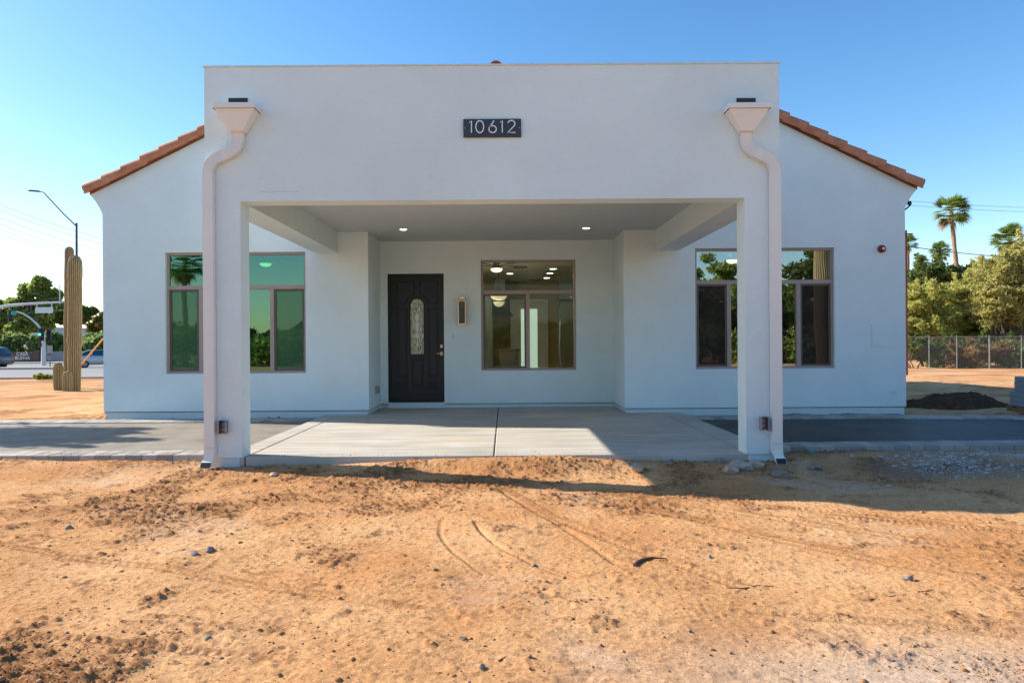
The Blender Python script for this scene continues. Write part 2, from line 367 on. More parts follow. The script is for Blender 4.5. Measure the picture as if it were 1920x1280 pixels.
# ------------------------------------------------------------------ pavings
# porch slab, three pours with tooled joints between
s = MB()
for (a,b) in ((-2.68,-2.456),(-2.444,-0.113),(-0.101,2.314),(2.326,2.62)): s.box(a,b,ZF+.02,ZM-.004,-.25,0)
s.box(-2.015,-0.113,ZM+.0,ZR+.1,-.25,-.0005); s.box(-0.101,1.775,ZM+.0,ZR+.1,-.25,-.0005)
def slabmat():
    m = M['conc']; n = m.node_tree; b = n.nodes['Principled BSDF']; tc = n.nodes.new('ShaderNodeTexCoord'); mp = n.nodes.new('ShaderNodeMapping'); mp.inputs['Scale'].default_value = (0.8,9,1)
    t = n.nodes.new('ShaderNodeTexNoise'); t.inputs['Scale'].default_value = 1.1; t.inputs['Detail'].default_value = 7
    n.links.new(tc.outputs['Object'], mp.inputs[0]); n.links.new(mp.outputs[0], t.inputs['Vector'])
    r = n.nodes.new('ShaderNodeValToRGB'); r.color_ramp.elements[0].position=.35; r.color_ramp.elements[1].position=.65; r.color_ramp.elements[0].color=(.80,.80,.79,1); r.color_ramp.elements[1].color=(1.08,1.07,1.05,1)
    n.links.new(t.outputs['Fac'], r.inputs[0]); x_ = n.nodes.new('ShaderNodeMix'); x_.data_type='RGBA'; x_.blend_type='MULTIPLY'; x_.inputs[0].default_value=1
    src = b.inputs['Base Color'].links[0].from_socket
    t2 = n.nodes.new('ShaderNodeTexNoise'); t2.inputs['Scale'].default_value = .9; t2.inputs['Detail'].default_value = 9; t2.inputs['Roughness'].default_value = .7; n.links.new(tc.outputs['Object'], t2.inputs['Vector'])
    r2 = n.nodes.new('ShaderNodeValToRGB'); r2.color_ramp.elements[0].position=.50; r2.color_ramp.elements[1].position=.72; r2.color_ramp.elements[0].color=(0,0,0,1); r2.color_ramp.elements[1].color=(.6,.6,.6,1); n.links.new(t2.outputs['Fac'], r2.inputs[0])
    d_ = n.nodes.new('ShaderNodeMix'); d_.data_type='RGBA'; d_.inputs[7].default_value=(.50,.40,.29,1); n.links.new(r2.outputs[0], d_.inputs[0]); n.links.new(src, d_.inputs[6]); n.links.new(d_.outputs[2], x_.inputs[6]); n.links.new(r.outputs[0], x_.inputs[7]); n.links.new(x_.outputs[2], b.inputs['Base Color'])
slabmat()
s.build('porch_floor', 'conc', bevel=.008, kind='structure')
MB().box(-2.66,2.60,ZF+.04,ZM,-.2,-.012).build('floor_joints','joint',kind='structure')
def strip(name, m, front, back, z0, z1, bevel=0):       # a paved strip between two edges given as (x,y) lists
    pts = front+back[::-1]; return MB().prism_z(pts, z0, z1).build(name, m, kind='structure', bevel=bevel)
# left drive
def border(x0, x1, yf, depth, zt_, name='paver_border'):    # a row of separate setts, long side across the border
    mb = MB(); xx = x0
    while xx < x1:
        wd = .155; y0 = yf(xx+wd/2); dz = rnd.uniform(-.0025,.0025); sk = rnd.uniform(-.003,.003)
        for (a,b_) in ((0,depth*.5-.002),(depth*.5+.002,depth)):
            mb.box(xx+.002,xx+wd-.002,y0+a+sk,y0+b_+sk,-.2,zt_+dz)
        xx += wd
    return mb.build(name,'paver',kind='structure',bevel=.005,seg=1)
FL = lambda v: 6.78+(0.004*(v+7)**2 if v<-7 else 0)
xs = list(np.linspace(-16,-2.685,24))
strip('driveway','asphalt', [(v,FL(v)+.30) for v in xs], [(v,9.62) for v in xs], -.3, -.045)
border(-14,-2.70,FL,.295,-.03); border(-14,-2.70,lambda v:9.63,.40,-.03)
xs = list(np.linspace(2.625,18,28)); FR = lambda v: 7.02 + .045*math.sin((v-2.6)*.5) - max(0,v-5)*.03; BR = lambda v: 9.60-max(0,v-5)*.12
strip('driveway','dark_asphalt', [(v,FR(v)+.31) for v in xs], [(v,BR(v)-.005) for v in xs], -.3, -.05)
border(2.63,14,FR,.305,-.03); border(2.63,14,BR,.40,-.03)

# ------------------------------------------------------------------ the house
house = thing('house', 'single-storey pale blue stucco house with a flat-topped porch and clay tile gable roof', 'house', (0,ZM,0))
def cells(mb, axis_, a0,a1, t0,t1, z0,z1, holes):       # a wall with rectangular openings; axis_ 'x' runs along x, 'y' along y
    A = sorted({a0,a1,*[h[0] for h in holes],*[h[1] for h in holes]}); Zs = sorted({z0,z1,*[h[2] for h in holes],*[h[3] for h in holes]})
    sol = lambda i,j: 0<=i<len(A)-1 and 0<=j<len(Zs)-1 and not any(h[0]<=A[i]<h[1] and h[2]<=Zs[j]<h[3] for h in holes)
    p = (lambda a,t,z:(a,t,z)) if axis_=='x' else (lambda a,t,z:(t,a,z))
    for i in range(len(A)-1):
        for j in range(len(Zs)-1):
            if not sol(i,j): continue
            a,b,c,d = A[i],A[i+1],Zs[j],Zs[j+1]
            mb.add([p(a,t0,c),p(b,t0,c),p(b,t0,d),p(a,t0,d)],[(0,1,2,3)]); mb.add([p(a,t1,c),p(b,t1,c),p(b,t1,d),p(a,t1,d)],[(3,2,1,0)])
            if not sol(i-1,j): mb.add([p(a,t0,c),p(a,t1,c),p(a,t1,d),p(a,t0,d)],[(0,1,2,3)])
            if not sol(i+1,j): mb.add([p(b,t0,c),p(b,t1,c),p(b,t1,d),p(b,t0,d)],[(3,2,1,0)])
            if not sol(i,j-1): mb.add([p(a,t0,c),p(b,t0,c),p(b,t1,c),p(a,t1,c)],[(3,2,1,0)])
            if not sol(i,j+1): mb.add([p(a,t0,d),p(b,t0,d),p(b,t1,d),p(a,t1,d)],[(0,1,2,3)])
    return mb
WX = 5.96; RXL, RXR = -2.02, 1.78; T = .2
wl = (X(310,ZM,580), X(573,ZM,580), Zh(440,700,ZM), Zh(440,473,ZM))          # left window opening
wr = (X(1304,ZM,580), X(1565,ZM,580), Zh(1435,691,ZM), Zh(1435,465,ZM))
wc = (X(902,ZR,590), X(1080,ZR,590), Zh(990,694,ZR), Zh(990,487,ZR))
dr = (-1.905,-0.985,0.09,2.185)
EZ = 3.0; BZ = .065                                      # wall top at the flare, bottom of the stucco skin
wall = MB()
cells(wall,'x',-WX,RXL,ZM,ZM+T,BZ,EZ,[wl]); cells(wall,'x',RXR,WX,ZM,ZM+T,BZ,EZ,[wr])
cells(wall,'x',RXL-T,RXR+T,ZR,ZR+T,BZ,EZ,[wc,dr])
cells(wall,'y',ZM+T,ZR,RXL-T,RXL,BZ,EZ,[]); cells(wall,'y',ZM+T,ZR,RXR,RXR+T,BZ,EZ,[])
cells(wall,'y',ZM+T,20,-WX,-WX+T,BZ,EZ,[]); cells(wall,'y',ZM+T,20,WX-T,WX,BZ,EZ,[])
bd = (X(962,19,640), X(1024,19,640), .0, 2.17)
cells(wall,'x',-WX+T,WX-T,19.8,20,BZ,EZ,[(bd[0]+.1,bd[1]-.1,.2,2.1)])
fl = [(-WX,EZ),(-WX-.03,EZ+.07),(-WX-.10,EZ+.19),(-WX-.18,EZ+.285)]
RZ = lambda v: 3.285+.5*(6.14-abs(v))
gab = [(-q[0],q[1]) for q in fl]+[(3.1,RZ(3.1)-.02),(-3.1,RZ(3.1)-.02)]+fl[::-1]
wall.prism_y(gab, ZM, ZM+T)
for sg in (-1,1):
    pl_ = [(sg*(WX-.01),EZ+.001)]+[(sg*abs(a),b+.001) for a,b in fl]+[(sg*(WX-.01),RZ(WX)-.02)]
    wall.prism_y(pl_ if sg>0 else pl_[::-1], ZM+T+.002, 20)
wo_ = wall.build('wall','stucco',house)
pl = MB()
g_ = .018
pl.box(-WX+g_,RXL-.02,ZM+g_,ZM+T-.01,-.2,BZ+.002); pl.box(RXR+.02,WX-g_,ZM+g_,ZM+T-.01,-.2,BZ+.002)
pl.box(RXL-.19,dr[0]-.0,ZR+g_,ZR+T-.01,-.2,BZ+.002); pl.box(dr[1],RXR+.19,ZR+g_,ZR+T-.01,-.2,BZ+.002); pl.box(dr[0],dr[1],ZR-.02,ZR+T-.01,-.2,BZ+.02)
pl.box(RXL-.18,RXL-g_,ZM+T-.02,ZR+.05,-.2,BZ+.0021); pl.box(RXR+g_,RXR+.18,ZM+T-.02,ZR+.05,-.2,BZ+.0021)
pl.box(-WX+g_,-WX+.18,ZM+T,20,-.2,BZ+.001); pl.box(WX-.18,WX-g_,ZM+T,20,-.2,BZ+.001)
pl.build('plinth','plinth',house)
ws = MB()                                                # weep screed, the dark drip line under the stucco
ws.box(-WX+.01,RXL-.012,ZM+.006,ZM+.1,BZ-.010,BZ-.001); ws.box(RXR+.012,WX-.01,ZM+.006,ZM+.1,BZ-.010,BZ-.001)
ws.box(RXL,dr[0],ZR+.006,ZR+.1,BZ-.010,BZ-.001); ws.box(dr[1],RXR,ZR+.006,ZR+.1,BZ-.010,BZ-.001)
ws.box(RXL-.1,RXL-.006,ZM+.02,ZR+.02,BZ-.010,BZ-.001); ws.box(RXR+.006,RXR+.1,ZM+.02,ZR+.02,BZ-.010,BZ-.001)
ws.build('drip_screed','rubber',house)

# roof: two corrugated tile planes cut back to a hip above the porch, ridge caps and rake tiles
def tilegrid(sg):
    L = 6.30; ys = np.arange(ZM-.02,20.4,.02); ss = np.arange(0,L,.045)
    S_, Y_ = np.meshgrid(ss,ys); a = ((Y_-ZM)%0.30)/.30
    bump = .055*np.sqrt(np.clip(1-((a-.5)/.36)**2,0,1)); step = .03*(1-(S_%.36)/.36)
    zt = bump+step; xx = sg*(6.24-S_); zz = 3.235+.5*S_+.045+zt
    hip = 4.93+.40*(Y_-ZM); zz = np.minimum(zz, hip)
    V = np.stack([xx,Y_-ZM,zz],-1).reshape(-1,3); n_,k_ = S_.shape; ix = np.arange(n_*k_).reshape(n_,k_)
    q = np.stack([ix[:-1,:-1].ravel(),ix[:-1,1:].ravel(),ix[1:,1:].ravel(),ix[1:,:-1].ravel()],1)
    return V, q
V1,q1 = tilegrid(-1); V2,q2 = tilegrid(1)
roof = npmesh('roof', np.concatenate([V1,V2]), np.concatenate([q1,q2+len(V1)]), 'tile', house, smooth=False)
def barrel(mb, p0, p1, r0, r1, n=12):                    # one half-round tile, closed ends
    p0 = Vector(p0); p1 = Vector(p1); t = (p1-p0).normalized(); a = t.cross(Vector((0,0,1))).normalized(); b = a.cross(t)
    if b.z<0: b = -b
    k = len(mb.v)
    for p,r in ((p0,r0),(p1,r1)):
        for j in range(n+1):
            th = -0.75+(math.pi+1.5)*j/n; mb.v.append(tuple(p+a*math.cos(th)*r+b*math.sin(th)*r))
        for j in range(n+1):
            th = -0.75+(math.pi+1.5)*j/n; mb.v.append(tuple(p+a*math.cos(th)*(r-.018)+b*math.sin(th)*(r-.018)))
    m_ = n+1
    for j in range(n):
        mb.f += [(k+j,k+j+1,k+2*m_+j+1,k+2*m_+j),(k+m_+j+1,k+m_+j,k+3*m_+j,k+3*m_+j+1),(k+j+1,k+j,k+m_+j,k+m_+j+1),(k+2*m_+j,k+2*m_+j+1,k+3*m_+j+1,k+3*m_+j)]
    mb.f += [(k,k+2*m_,k+3*m_,k+m_),(k+n,k+m_+n,k+3*m_+n,k+2*m_+n)]
for sg in (-1,1):
    for i in range(13):
        x0 = 6.18-.283*i; x1 = x0-.36
        if x1 < 3.0: break
        mb = MB(); dz = rnd.uniform(-.006,.006); dy = rnd.uniform(-.006,.006)
        z0 = RZ(x0)+.078; z1 = RZ(x1)+.046
        barrel(mb,(sg*x0,ZM-.03+dy,z0+dz),(sg*x1,ZM-.03+dy,z1+dz),.094,.080)
        mb.build('rake_tile','tile',roof,smooth=True)
rc = MB()
for i in range(19): barrel(rc,(-.13,13.35+.35*i,6.42+.02),(-.13,13.77+.35*i,6.42-.01),.13,.11)
rc.build('ridge_tiles','tile',roof,smooth=True)

# porch
PXL,PXR = -2.80,2.59; CW = .33; HZ = 2.40; PT = 3.655; TH_ = .22
por = MB()
cells(por,'x',PXL,PXR,ZF,ZF+TH_,.10,PT,[(PXL+CW,PXR-CW,0.0,HZ)])
for a,b in ((PXL,PXL+CW),(PXR-CW,PXR)):
    cells(por,'y',ZF+TH_,ZM,a,b,HZ,PT,[])
por.build('porch_wall','stucco',house,bevel=.012)
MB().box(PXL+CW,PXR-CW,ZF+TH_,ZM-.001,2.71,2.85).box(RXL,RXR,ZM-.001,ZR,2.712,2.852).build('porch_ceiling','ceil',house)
cp = MB(); cp.box(PXL-.012,PXR+.012,ZF-.012,ZF+TH_+.012,PT-.001,PT+.014)
for a,b in ((PXL-.012,PXL+CW+.012),(PXR-CW-.012,PXR+.012)): cp.box(a,b,ZF+TH_+.013,ZM,PT-.001,PT+.013)
cp.build('parapet_cap','plinth',house,bevel=.004)
for a,b in ((PXL,PXL+CW),(PXR-CW,PXR)):
    MB().box(a+.022,b-.028,ZF+.018,ZF+TH_-.02,-.3,.099).build('column_base','plinth',house,bevel=.006)
# hairline crack in the stucco over the opening
ck = MB(); pts = [(X(490+i*10,ZF,361), ZF-.0012, Zh(490+i*10, 360+rnd.uniform(-1.6,1.6), ZF)) for i in range(8)]
ck.tube(pts,.0011,4); ck.build('crack','frame',house)

# rain heads and downspouts
def spout(sg, cx, px_top, py_top, px_dn, side):
    yf = ZF-.001; d = .17
    xt = X(px_top,ZF-.1,py_top); zt = Zh(px_top,192,ZF-.17)
    g = thing_part('rain_head', house, MB()
        .add([(xt-.195,yf,zt+.0),(xt+.195,yf,zt),(xt+.195,yf-d,zt),(xt-.195,yf-d,zt),(xt-.195,yf,zt-.05),(xt+.195,yf,zt-.05),(xt+.195,yf-d,zt-.05),(xt-.195,yf-d,zt-.05)],[(0,1,2,3),(0,1,5,4),(1,2,6,5),(2,3,7,6),(3,0,4,7)])
        .add([(xt-.182,yf,zt-.048),(xt+.182,yf,zt-.048),(xt+.182,yf-d+.013,zt-.048),(xt-.182,yf-d+.013,zt-.048),(xt-.06,yf-.01,zt-.24),(xt+.06,yf-.01,zt-.24),(xt+.06,yf-.10,zt-.24),(xt-.06,yf-.10,zt-.24)],[(4,5,6,7),(0,1,5,4),(1,2,6,5),(2,3,7,6),(3,0,4,7)]), 'spout', .003)
    MB().box(xt-.09-.02*sg,xt+.09-.02*sg,yf-.004,yf+.05,zt-.02,Zh(px_top,184.5,ZF)).build('scupper','blk',house)  # black block stands in for the shaded hole
    xd = X(px_dn,ZF-.06,560); ym = yf-.036
    def bez(p,q,r_,n): return [tuple((1-u)**2*p[i]+2*u*(1-u)*q[i]+u*u*r_[i] for i in range(3)) for u in np.linspace(0,1,n)]
    zz0 = zt-.22; dX = xd-xt
    A1 = bez((xt,ym,zz0-.07),(xt,ym,zz0-.165),(xt+dX*.40,ym,zz0-.215),9); A2 = bez((xt+dX*.55,ym,zz0-.235),(xd,ym,zz0-.275),(xd,ym,zz0-.40),9)
    path = [(xt,ym,zz0)]+A1+A2+[(xd,ym,0.10)]; z2 = zz0-.40
    mb = MB(); mb.tube(path,1,flat=(.094,.058))
    ds = mb.build('downspout','spout',house)
    rb = MB()                                            # crimped ribs of the bends
    for arcp_ in (A1,A2):
        for i in range(len(arcp_)-1):
            for k in (0,.5):
                p = Vector(arcp_[i]).lerp(Vector(arcp_[i+1]),k); t = (Vector(arcp_[i+1])-Vector(arcp_[i])).normalized()
                off = t*.0028; rb.tube([p-off,p+off],1,flat=(.098,.062))
    rb.build('crimp','spout',ds)
    # foot: kicks outward and forward
    rings = [(0,0,.102,0),(0,0,.045,0),(.004,-.012,.005,25),(.010,-.040,-.030,50),(.014,-.075,-.052,60)]
    mb = MB()
    for j,(ox_,oy_,z_,an_) in enumerate(rings):
        cc,ss_ = math.cos(R(an_)),math.sin(R(an_)); w2_,d2_ = .0475,.029
        for (u_,v_) in ((-1,-1),(1,-1),(1,1),(-1,1)): mb.v.append((xd+side*ox_+u_*w2_, ym+oy_+v_*d2_*cc, z_+v_*d2_*ss_))
        if j: 
            for q_ in range(4): mb.f.append((4*j-4+q_,4*j-4+(q_+1)%4,4*j+(q_+1)%4,4*j+q_))
    mb.build('shoe','spout',ds)
    MB().add([(xd+side*.014+u_*.041, ym-.0765+v_*.024*cc, -.053+v_*.024*ss_) for (u_,v_) in ((-1,-1),(1,-1),(1,1),(-1,1))]+[(xd+side*.014+u_*.041, ym-.066+v_*.024*cc, -.046+v_*.024*ss_) for (u_,v_) in ((-1,-1),(1,-1),(1,1),(-1,1))],[(0,1,2,3),(7,6,5,4),(0,1,5,4),(1,2,6,5),(2,3,7,6),(3,0,4,7)]).build('outlet_mouth','blk',ds)
    for zc in (.32,1.6): MB().box(xd-.049,xd+.049,ym-.0305,ym+.030,zc,zc+.004).build('strap','spout',ds)
def thing_part(name, parent, mb, m, bevel=0): return mb.build(name, m, parent, bevel=bevel)
spout(1, 0, 443, 215, 390.5, -1)
spout(-1, 0, 1402, 215, 1456, 1)

# windows
def window(op, yw, transom, mulls, panes_low, gtop, gmid, gs):
    x0,x1,z0,z1 = op; yf = yw+.045; fw = .035; d = .07
    g = MB(); fx = lambda a,b,c,d_: g.box(a,b,yf,yf+d,c,d_)
    fx(x0,x1,z0,z0+fw); fx(x0,x1,z1-fw,z1); fx(x0,x0+fw,z0+fw,z1-fw); fx(x1-fw,x1,z0+fw,z1-fw)
    zt = transom; fx(x0+fw,x1-fw,zt-.032,zt+.028)
    for mx in mulls: fx(mx-.03,mx+.03,z0+fw,zt-.032)
    W = g.build('window','frame',house,bevel=.003)
    MB().box(x0+fw-.002,x1-fw+.002,yf+.032,yf+.036,zt+.027,z1-fw+.002).build('pane',gtop,W)
    ed = [x0+fw]+[v for mx in mulls for v in (mx-.03,mx+.03)]+[x1-fw]
    for i,kd in enumerate(panes_low):
        a,b = ed[2*i],ed[2*i+1]; c,dd = z0+fw, zt-.032
        if kd=='sash':
            s_ = MB(); e=.028; s_.box(a,b,yf+.012,yf+.048,c,c+e).box(a,b,yf+.012,yf+.048,dd-e,dd).box(a,a+e,yf+.012,yf+.048,c+e,dd-e).box(b-e,b,yf+.012,yf+.048,c+e,dd-e)
            so_ = s_.build('sash','sash',W); MB().box(a+e-.001,b-e+.001,yf+.028,yf+.032,c+e-.001,dd-e+.001).build('pane',gs,so_)
        else: MB().box(a-.001,b+.001,yf+.032,yf+.036,c-.001,dd+.001).build('pane',gmid,W)
    return W
window(wl, ZM, Zh(440,538,ZM), [X(374,ZM,600),X(508,ZM,600)], ['sash','fix','sash'], 'wing','wing','wingl')
window(wr, ZM, Zh(1435,528,ZM), [X(1369,ZM,600),X(1500,ZM,600)], ['sash','fix','sash'], 'win','win','winscr')
window(wc, ZR, Zh(990,547,ZR), [X(990,ZR,600)], ['sash','fix'], 'winc','winc','winc')

# front door with raised mouldings, leaded light and bronze furniture
x0,x1,z0,z1 = dr; yd = ZR+.07
dj = MB().box(x0,x0+.03,ZR+.04,ZR+.19,z0,z1).box(x1-.03,x1,ZR+.04,ZR+.19,z0,z1).box(x0+.03,x1-.03,ZR+.04,ZR+.19,z1-.03,z1)
door = MB(); gx0,gx1 = X(768.5,ZR,600),X(793.5,ZR,600); gz0 = Zh(780,664,ZR); gz1 = Zh(780,572,ZR); gr_ = (gx1-gx0)/2; gc = (gx0+gx1)/2
cells(door,'x',x0+.03,x1-.03,yd,yd+.045,z0+.012,z1-.03,[(gx0,gx1,gz0,gz1+gr_)])
D = door.build('door','door',house,bevel=0)
dj.build('door_frame','door',house)
arc = MB(); pts = [(gx0,yd,gz1+gr_),(gx0,yd,gz1)]; n_=14                 # spandrels fill the square corners over the arched glass
for sg in (-1,1):
    poly = [(gc+sg*gr_,gz1+gr_)]+[(gc+sg*gr_*math.cos(math.pi/2*k/n_), gz1+gr_*math.sin(math.pi/2*k/n_)) for k in range(n_+1)]
    arc.prism_y(poly if sg<0 else poly[::-1], yd+.0005, yd+.044)
arc.build('spandrel','door',D)
def mould(path, closed=True, w_=.018, name='moulding'):
    mb = MB(); p = [(a,yd-.004,b) for a,b in path]
    if closed: p = p+[p[0]]
    for i in range(len(p)-1):
        a = Vector(p[i]); b = Vector(p[i+1]); t=(b-a).normalized()
        mb.tube([a-t*w_*.45,b+t*w_*.45],1,flat=(w_,.022))
    return mb.build(name,'door',D,bevel=.005,seg=2)
def dx(px): return X(px,ZR,620)
def dz(py): return Zh(780,py,ZR)
def rect(a,b,c,d): return [(dx(a),dz(c)),(dx(b),dz(c)),(dx(b),dz(d)),(dx(a),dz(d))]
# panels, raised centre fields plus moulding
def field(a,b,c,d):
    mould(rect(a,b,c,d)); MB().box(dx(a)+.028,dx(b)-.028,yd-.010,yd+.001,dz(d)+.028,dz(c)-.028).build('raised_panel','door',D,bevel=.006)
field(744,762,578,707); field(802,820,578,707); field(744,762,717,727.5); field(802,820,717,727.5); field(771,792,673,726)
cA = (gc, gz1-.02); 
for sg in (-1,1):
    q = [(dx(744 if sg<0 else 820),dz(569)),(dx(744 if sg<0 else 820),dz(528)),(gc+sg*.045,dz(528)),(gc+sg*.045,dz(549))]
    q += [(gc+sg*.19*math.sin(t), gz1+.19*math.cos(t)-.0) for t in np.linspace(.28,1.35,8)]
    q += [(gc+sg*.21,dz(569))]
    mould(q)
mould([(gx0-.012,gz0-.012),(gx0-.012,gz1)]+[(gc-(gr_+.012)*math.cos(t),gz1+(gr_+.012)*math.sin(t)) for t in np.linspace(0,math.pi,14)]+[(gx1+.012,gz1),(gx1+.012,gz0-.012)],w_=.014,name='glass_bead')
pv = MB(); pv.add([(gx0,yd+.02,gz0),(gx1,yd+.02,gz0)]+[(gc+gr_*math.cos(t),yd+.02,gz1+gr_*math.sin(t)) for t in np.linspace(0,math.pi,14)]+[],[tuple(range(16))])
def leadmat():
    m = bpy.data.materials.new('rippled_leaded_glass'); m.use_nodes = True; n = m.node_tree; b = n.nodes['Principled BSDF']
    b.inputs['Roughness'].default_value = .12; b.inputs['Transmission Weight'].default_value = 0.0; b.inputs['Specular IOR Level'].default_value = 1
    tc = n.nodes.new('ShaderNodeTexCoord'); mp = n.nodes.new('ShaderNodeMapping'); mp.inputs['Scale'].default_value=(60,1,14)
    t = n.nodes.new('ShaderNodeTexNoise'); t.inputs['Scale'].default_value=1; t.inputs['Detail'].default_value=3
    n.links.new(tc.outputs['Object'],mp.inputs[0]); n.links.new(mp.outputs[0],t.inputs['Vector'])
    r = n.nodes.new('ShaderNodeValToRGB'); r.color_ramp.elements[0].position=.38; r.color_ramp.elements[1].position=.66
    r.color_ramp.elements[0].color=(.09,.085,.035,1); r.color_ramp.elements[1].color=(.66,.66,.46,1)
    n.links.new(t.outputs['Fac'],r.inputs[0]); n.links.new(r.outputs[0],b.inputs['Base Color'])
    bp = n.nodes.new('ShaderNodeBump'); bp.inputs['Distance'].default_value=.01; n.links.new(t.outputs['Fac'],bp.inputs['Height']); n.links.new(bp.outputs[0],b.inputs['Normal'])
    return m
M['lead'] = leadmat()
GP = pv.build('door_glass','lead',D)
ld = MB(); yl = yd+.016
for xx in (gx0+.035, gx1-.035): ld.tube([(xx,yl,gz0),(xx,yl,gz1+.05)],.003,5)
mz = (gz0+gz1)/2+.1
def loop(cx_,cz_,rx,rz,n=16,r=.0035,sq=1): ld.tube([(cx_+rx*math.sin(2*math.pi*i/n),yl,cz_+rz*math.cos(2*math.pi*i/n)) for i in range(n+1)],r,5)
loop(gc,mz+.10,.035,.07); loop(gc,mz-.06,.045,.10); loop(gc,mz-.20,.05,.05); loop(gc-.03,mz+.03,.03,.05); loop(gc+.03,mz+.03,.03,.05)
ld.tube([(gc,yl,gz1+gr_),(gc,yl,mz+.17)],.003,5); ld.tube([(gc,yl,gz0),(gc,yl,mz-.25)],.003,5)
ld.build('leading','silver',D)
bv = MB()
for (cz_,rx,rz) in ((mz+.10,.026,.058),(mz-.06,.030,.08),(mz-.20,.038,.038)):
    bv.prism_y([(gc+rx*math.cos(t),cz_+rz*math.sin(t)) for t in np.linspace(0,2*math.pi,12,endpoint=False)],yl-.001,yl+.004)
bv.build('bevelled_glass',mat('clear_bevel',(.62,.66,.62),.1,spec=1),D)
hx = dx(827.5)
MB().box(hx-.024,hx+.024,yd-.018,yd,dz(652.5),dz(646.5)).build('deadbolt','brass',D,bevel=.004)
hd = MB().box(hx-.024,hx+.024,yd-.018,yd,dz(666.5),dz(660)).build('door_handle','brass',D,bevel=.004)
MB().tube([(hx,yd-.01,dz(663)),(hx,yd-.055,dz(663)),(hx-.015,yd-.06,dz(663)),(hx-.075,yd-.058,dz(663))],.008,8).build('lever','brass',hd,smooth=True)
MB().box(x0+.03,x1-.03,ZR-.0,ZR+.19,z0-.004,z0+.016).build('threshold','rubber',house)

# rooms behind the glass
def room(x0,x1,y0,y1,wallm,lights,name):
    t=.02
    a = MB().box(x0-t,x1+t,y0,y1+t,2.75,2.79)
    MB().box(x0-t,x0,y0,y1,0,2.78).build('interior_wall',wallm,house); MB().box(x1,x1+t,y0,y1,0,2.78).build('interior_wall',wallm,house); a.build('interior_ceiling','white',house); MB().box(x0-t,x1+t,y0,y1+t,.02,.09).build('interior_floor','floor',house)
room(-5.7,-2.27,ZM+T+.01,15,'roomwall',[], 'l'); MB().box(-5.7,-2.27,15,15.05,.09,2.75).build('interior_wall','roomwall',house)
room(2.15,5.7,ZM+T+.01,15,'darkroom',[], 'r'); MB().box(2.15,5.7,15,15.05,.09,2.75).build('interior_wall','darkroom',house)
room(-2.1,2.05,ZR+T+.01,19.7,'olive',[],'k')
bw = MB(); cells(bw,'x',-2.1,2.05,19.3,19.5,.09,2.75,[(bd[0],bd[1],.09,2.17)]); bw.build('interior_wall','olive',house)
ic = MB(); cells(ic,'x',bd[0]-.07,bd[1]+.07,19.22,19.3,.09,2.25,[(bd[0]+.0,bd[1]-.0,.09,2.17)]); ic.build('door_casing','white',house)
gd0,gd1 = X(977,19.3),X(1008,19.3)
bk = MB(); cells(bk,'x',bd[0],bd[1],19.34,19.38,.09,2.17,[(gd0,gd1,.3,Zh(990,579,19.3))]); BK = bk.build('back_door','white',house)
MB().box(gd0,gd1,19.355,19.36,.3,Zh(990,579,19.3)).build('pane',mat('daylight_glow_pane',(.75,.85,.78),.4,emit=(.72,.9,.78),estr=.35),BK)  # pane glows by itself in place of daylight from outside

def downlight(x_,y_,z_,label,r=.06,grp=None):
    t = thing('downlight', label, 'ceiling light', (x_,y_,z_), grp)
    MB().lathe([(r*1.25,-.004),(r*1.25,.0),(r,.0)],(x_,y_,z_),20).build('trim','white',t)
    MB().lathe([(r*.1,-.009),(r,-.006),(r,-.003)],(x_,y_,z_),20).build('lens','glowd',t)
    return t
g='downlights in the porch ceiling'
downlight(-1.46,9.93,2.71,'small round lit downlight in the porch ceiling above the front door side',.05,g)
downlight(1.20,9.93,2.71,'small round lit downlight in the porch ceiling above the right end of the kitchen window',.05,g)
g='downlights in the kitchen ceiling'
def cl(px,py): 
    wv = Zh(px,py,1.0)-H; y_ = (2.75-H)/wv; return X(px,y_,py), y_
for (px,py,lb) in ((956,513,'lit kitchen ceiling downlight seen just right of the fan through the middle window'),(1037,504,'nearest and highest of three lit kitchen downlights in a row'),(1031,512.5,'middle one of three lit kitchen downlights in a row'),(1025,521,'farthest and lowest of three lit kitchen downlights in a row')):
    a,b = cl(px,py); downlight(a,b,2.75,lb,.08,g)
for (px,py,lb) in ((975,500,'dark ceiling air vent near the fan, seen through the middle window'),(1030,515,'dark slotted ceiling vent beside the row of kitchen downlights'),(1003,524,'thin dark ceiling vent far back in the kitchen')):
    a,b = cl(px,py); b=min(b,18.6)
    t = thing('ceiling_vent',lb,'vent',(a,b,2.75)); MB().box(a-.16,a+.16,b-.1,b+.1,2.735,2.75).build('frame','darkroom',t)
    sl_=MB(); [sl_.box(a-.14,a+.14,b-.08+.03*i,b-.07+.03*i,2.728,2.734) for i in range(6)]; sl_.build('slats','blk',t)
def fan(x_,y_,zc,label,ang=0,lit=True):
    t = thing('ceiling_fan',label,'ceiling fan',(x_,y_,zc+.30))
    MB().lathe([(.04,.30),(.055,.26),(.016,.25),(.016,.12),(.05,.11),(.10,.0),(.115,-.03)],(x_,y_,zc),16).build('motor','cabinet',t,smooth=True)
    MB().lathe([(.02,-.095),(.07,-.085),(.10,-.06),(.112,-.03)],(x_,y_,zc),16).build('lamp_bowl','glow',t,smooth=True)
    for k in range(5):
        a = ang+2*math.pi*k/5; c_,s_ = math.cos(a),math.sin(a)
        q = [(.1,-.03),(.6,-.065),(.62,.05),(.1,.03)]
        MB().add([(x_+c_*u-s_*v,y_+s_*u+c_*v,zc+.03+dz_) for dz_ in (0,.008) for u,v in q],[(0,1,2,3),(7,6,5,4),(0,1,5,4),(1,2,6,5),(2,3,7,6),(3,0,4,7)]).build('blade','cabinet',t)
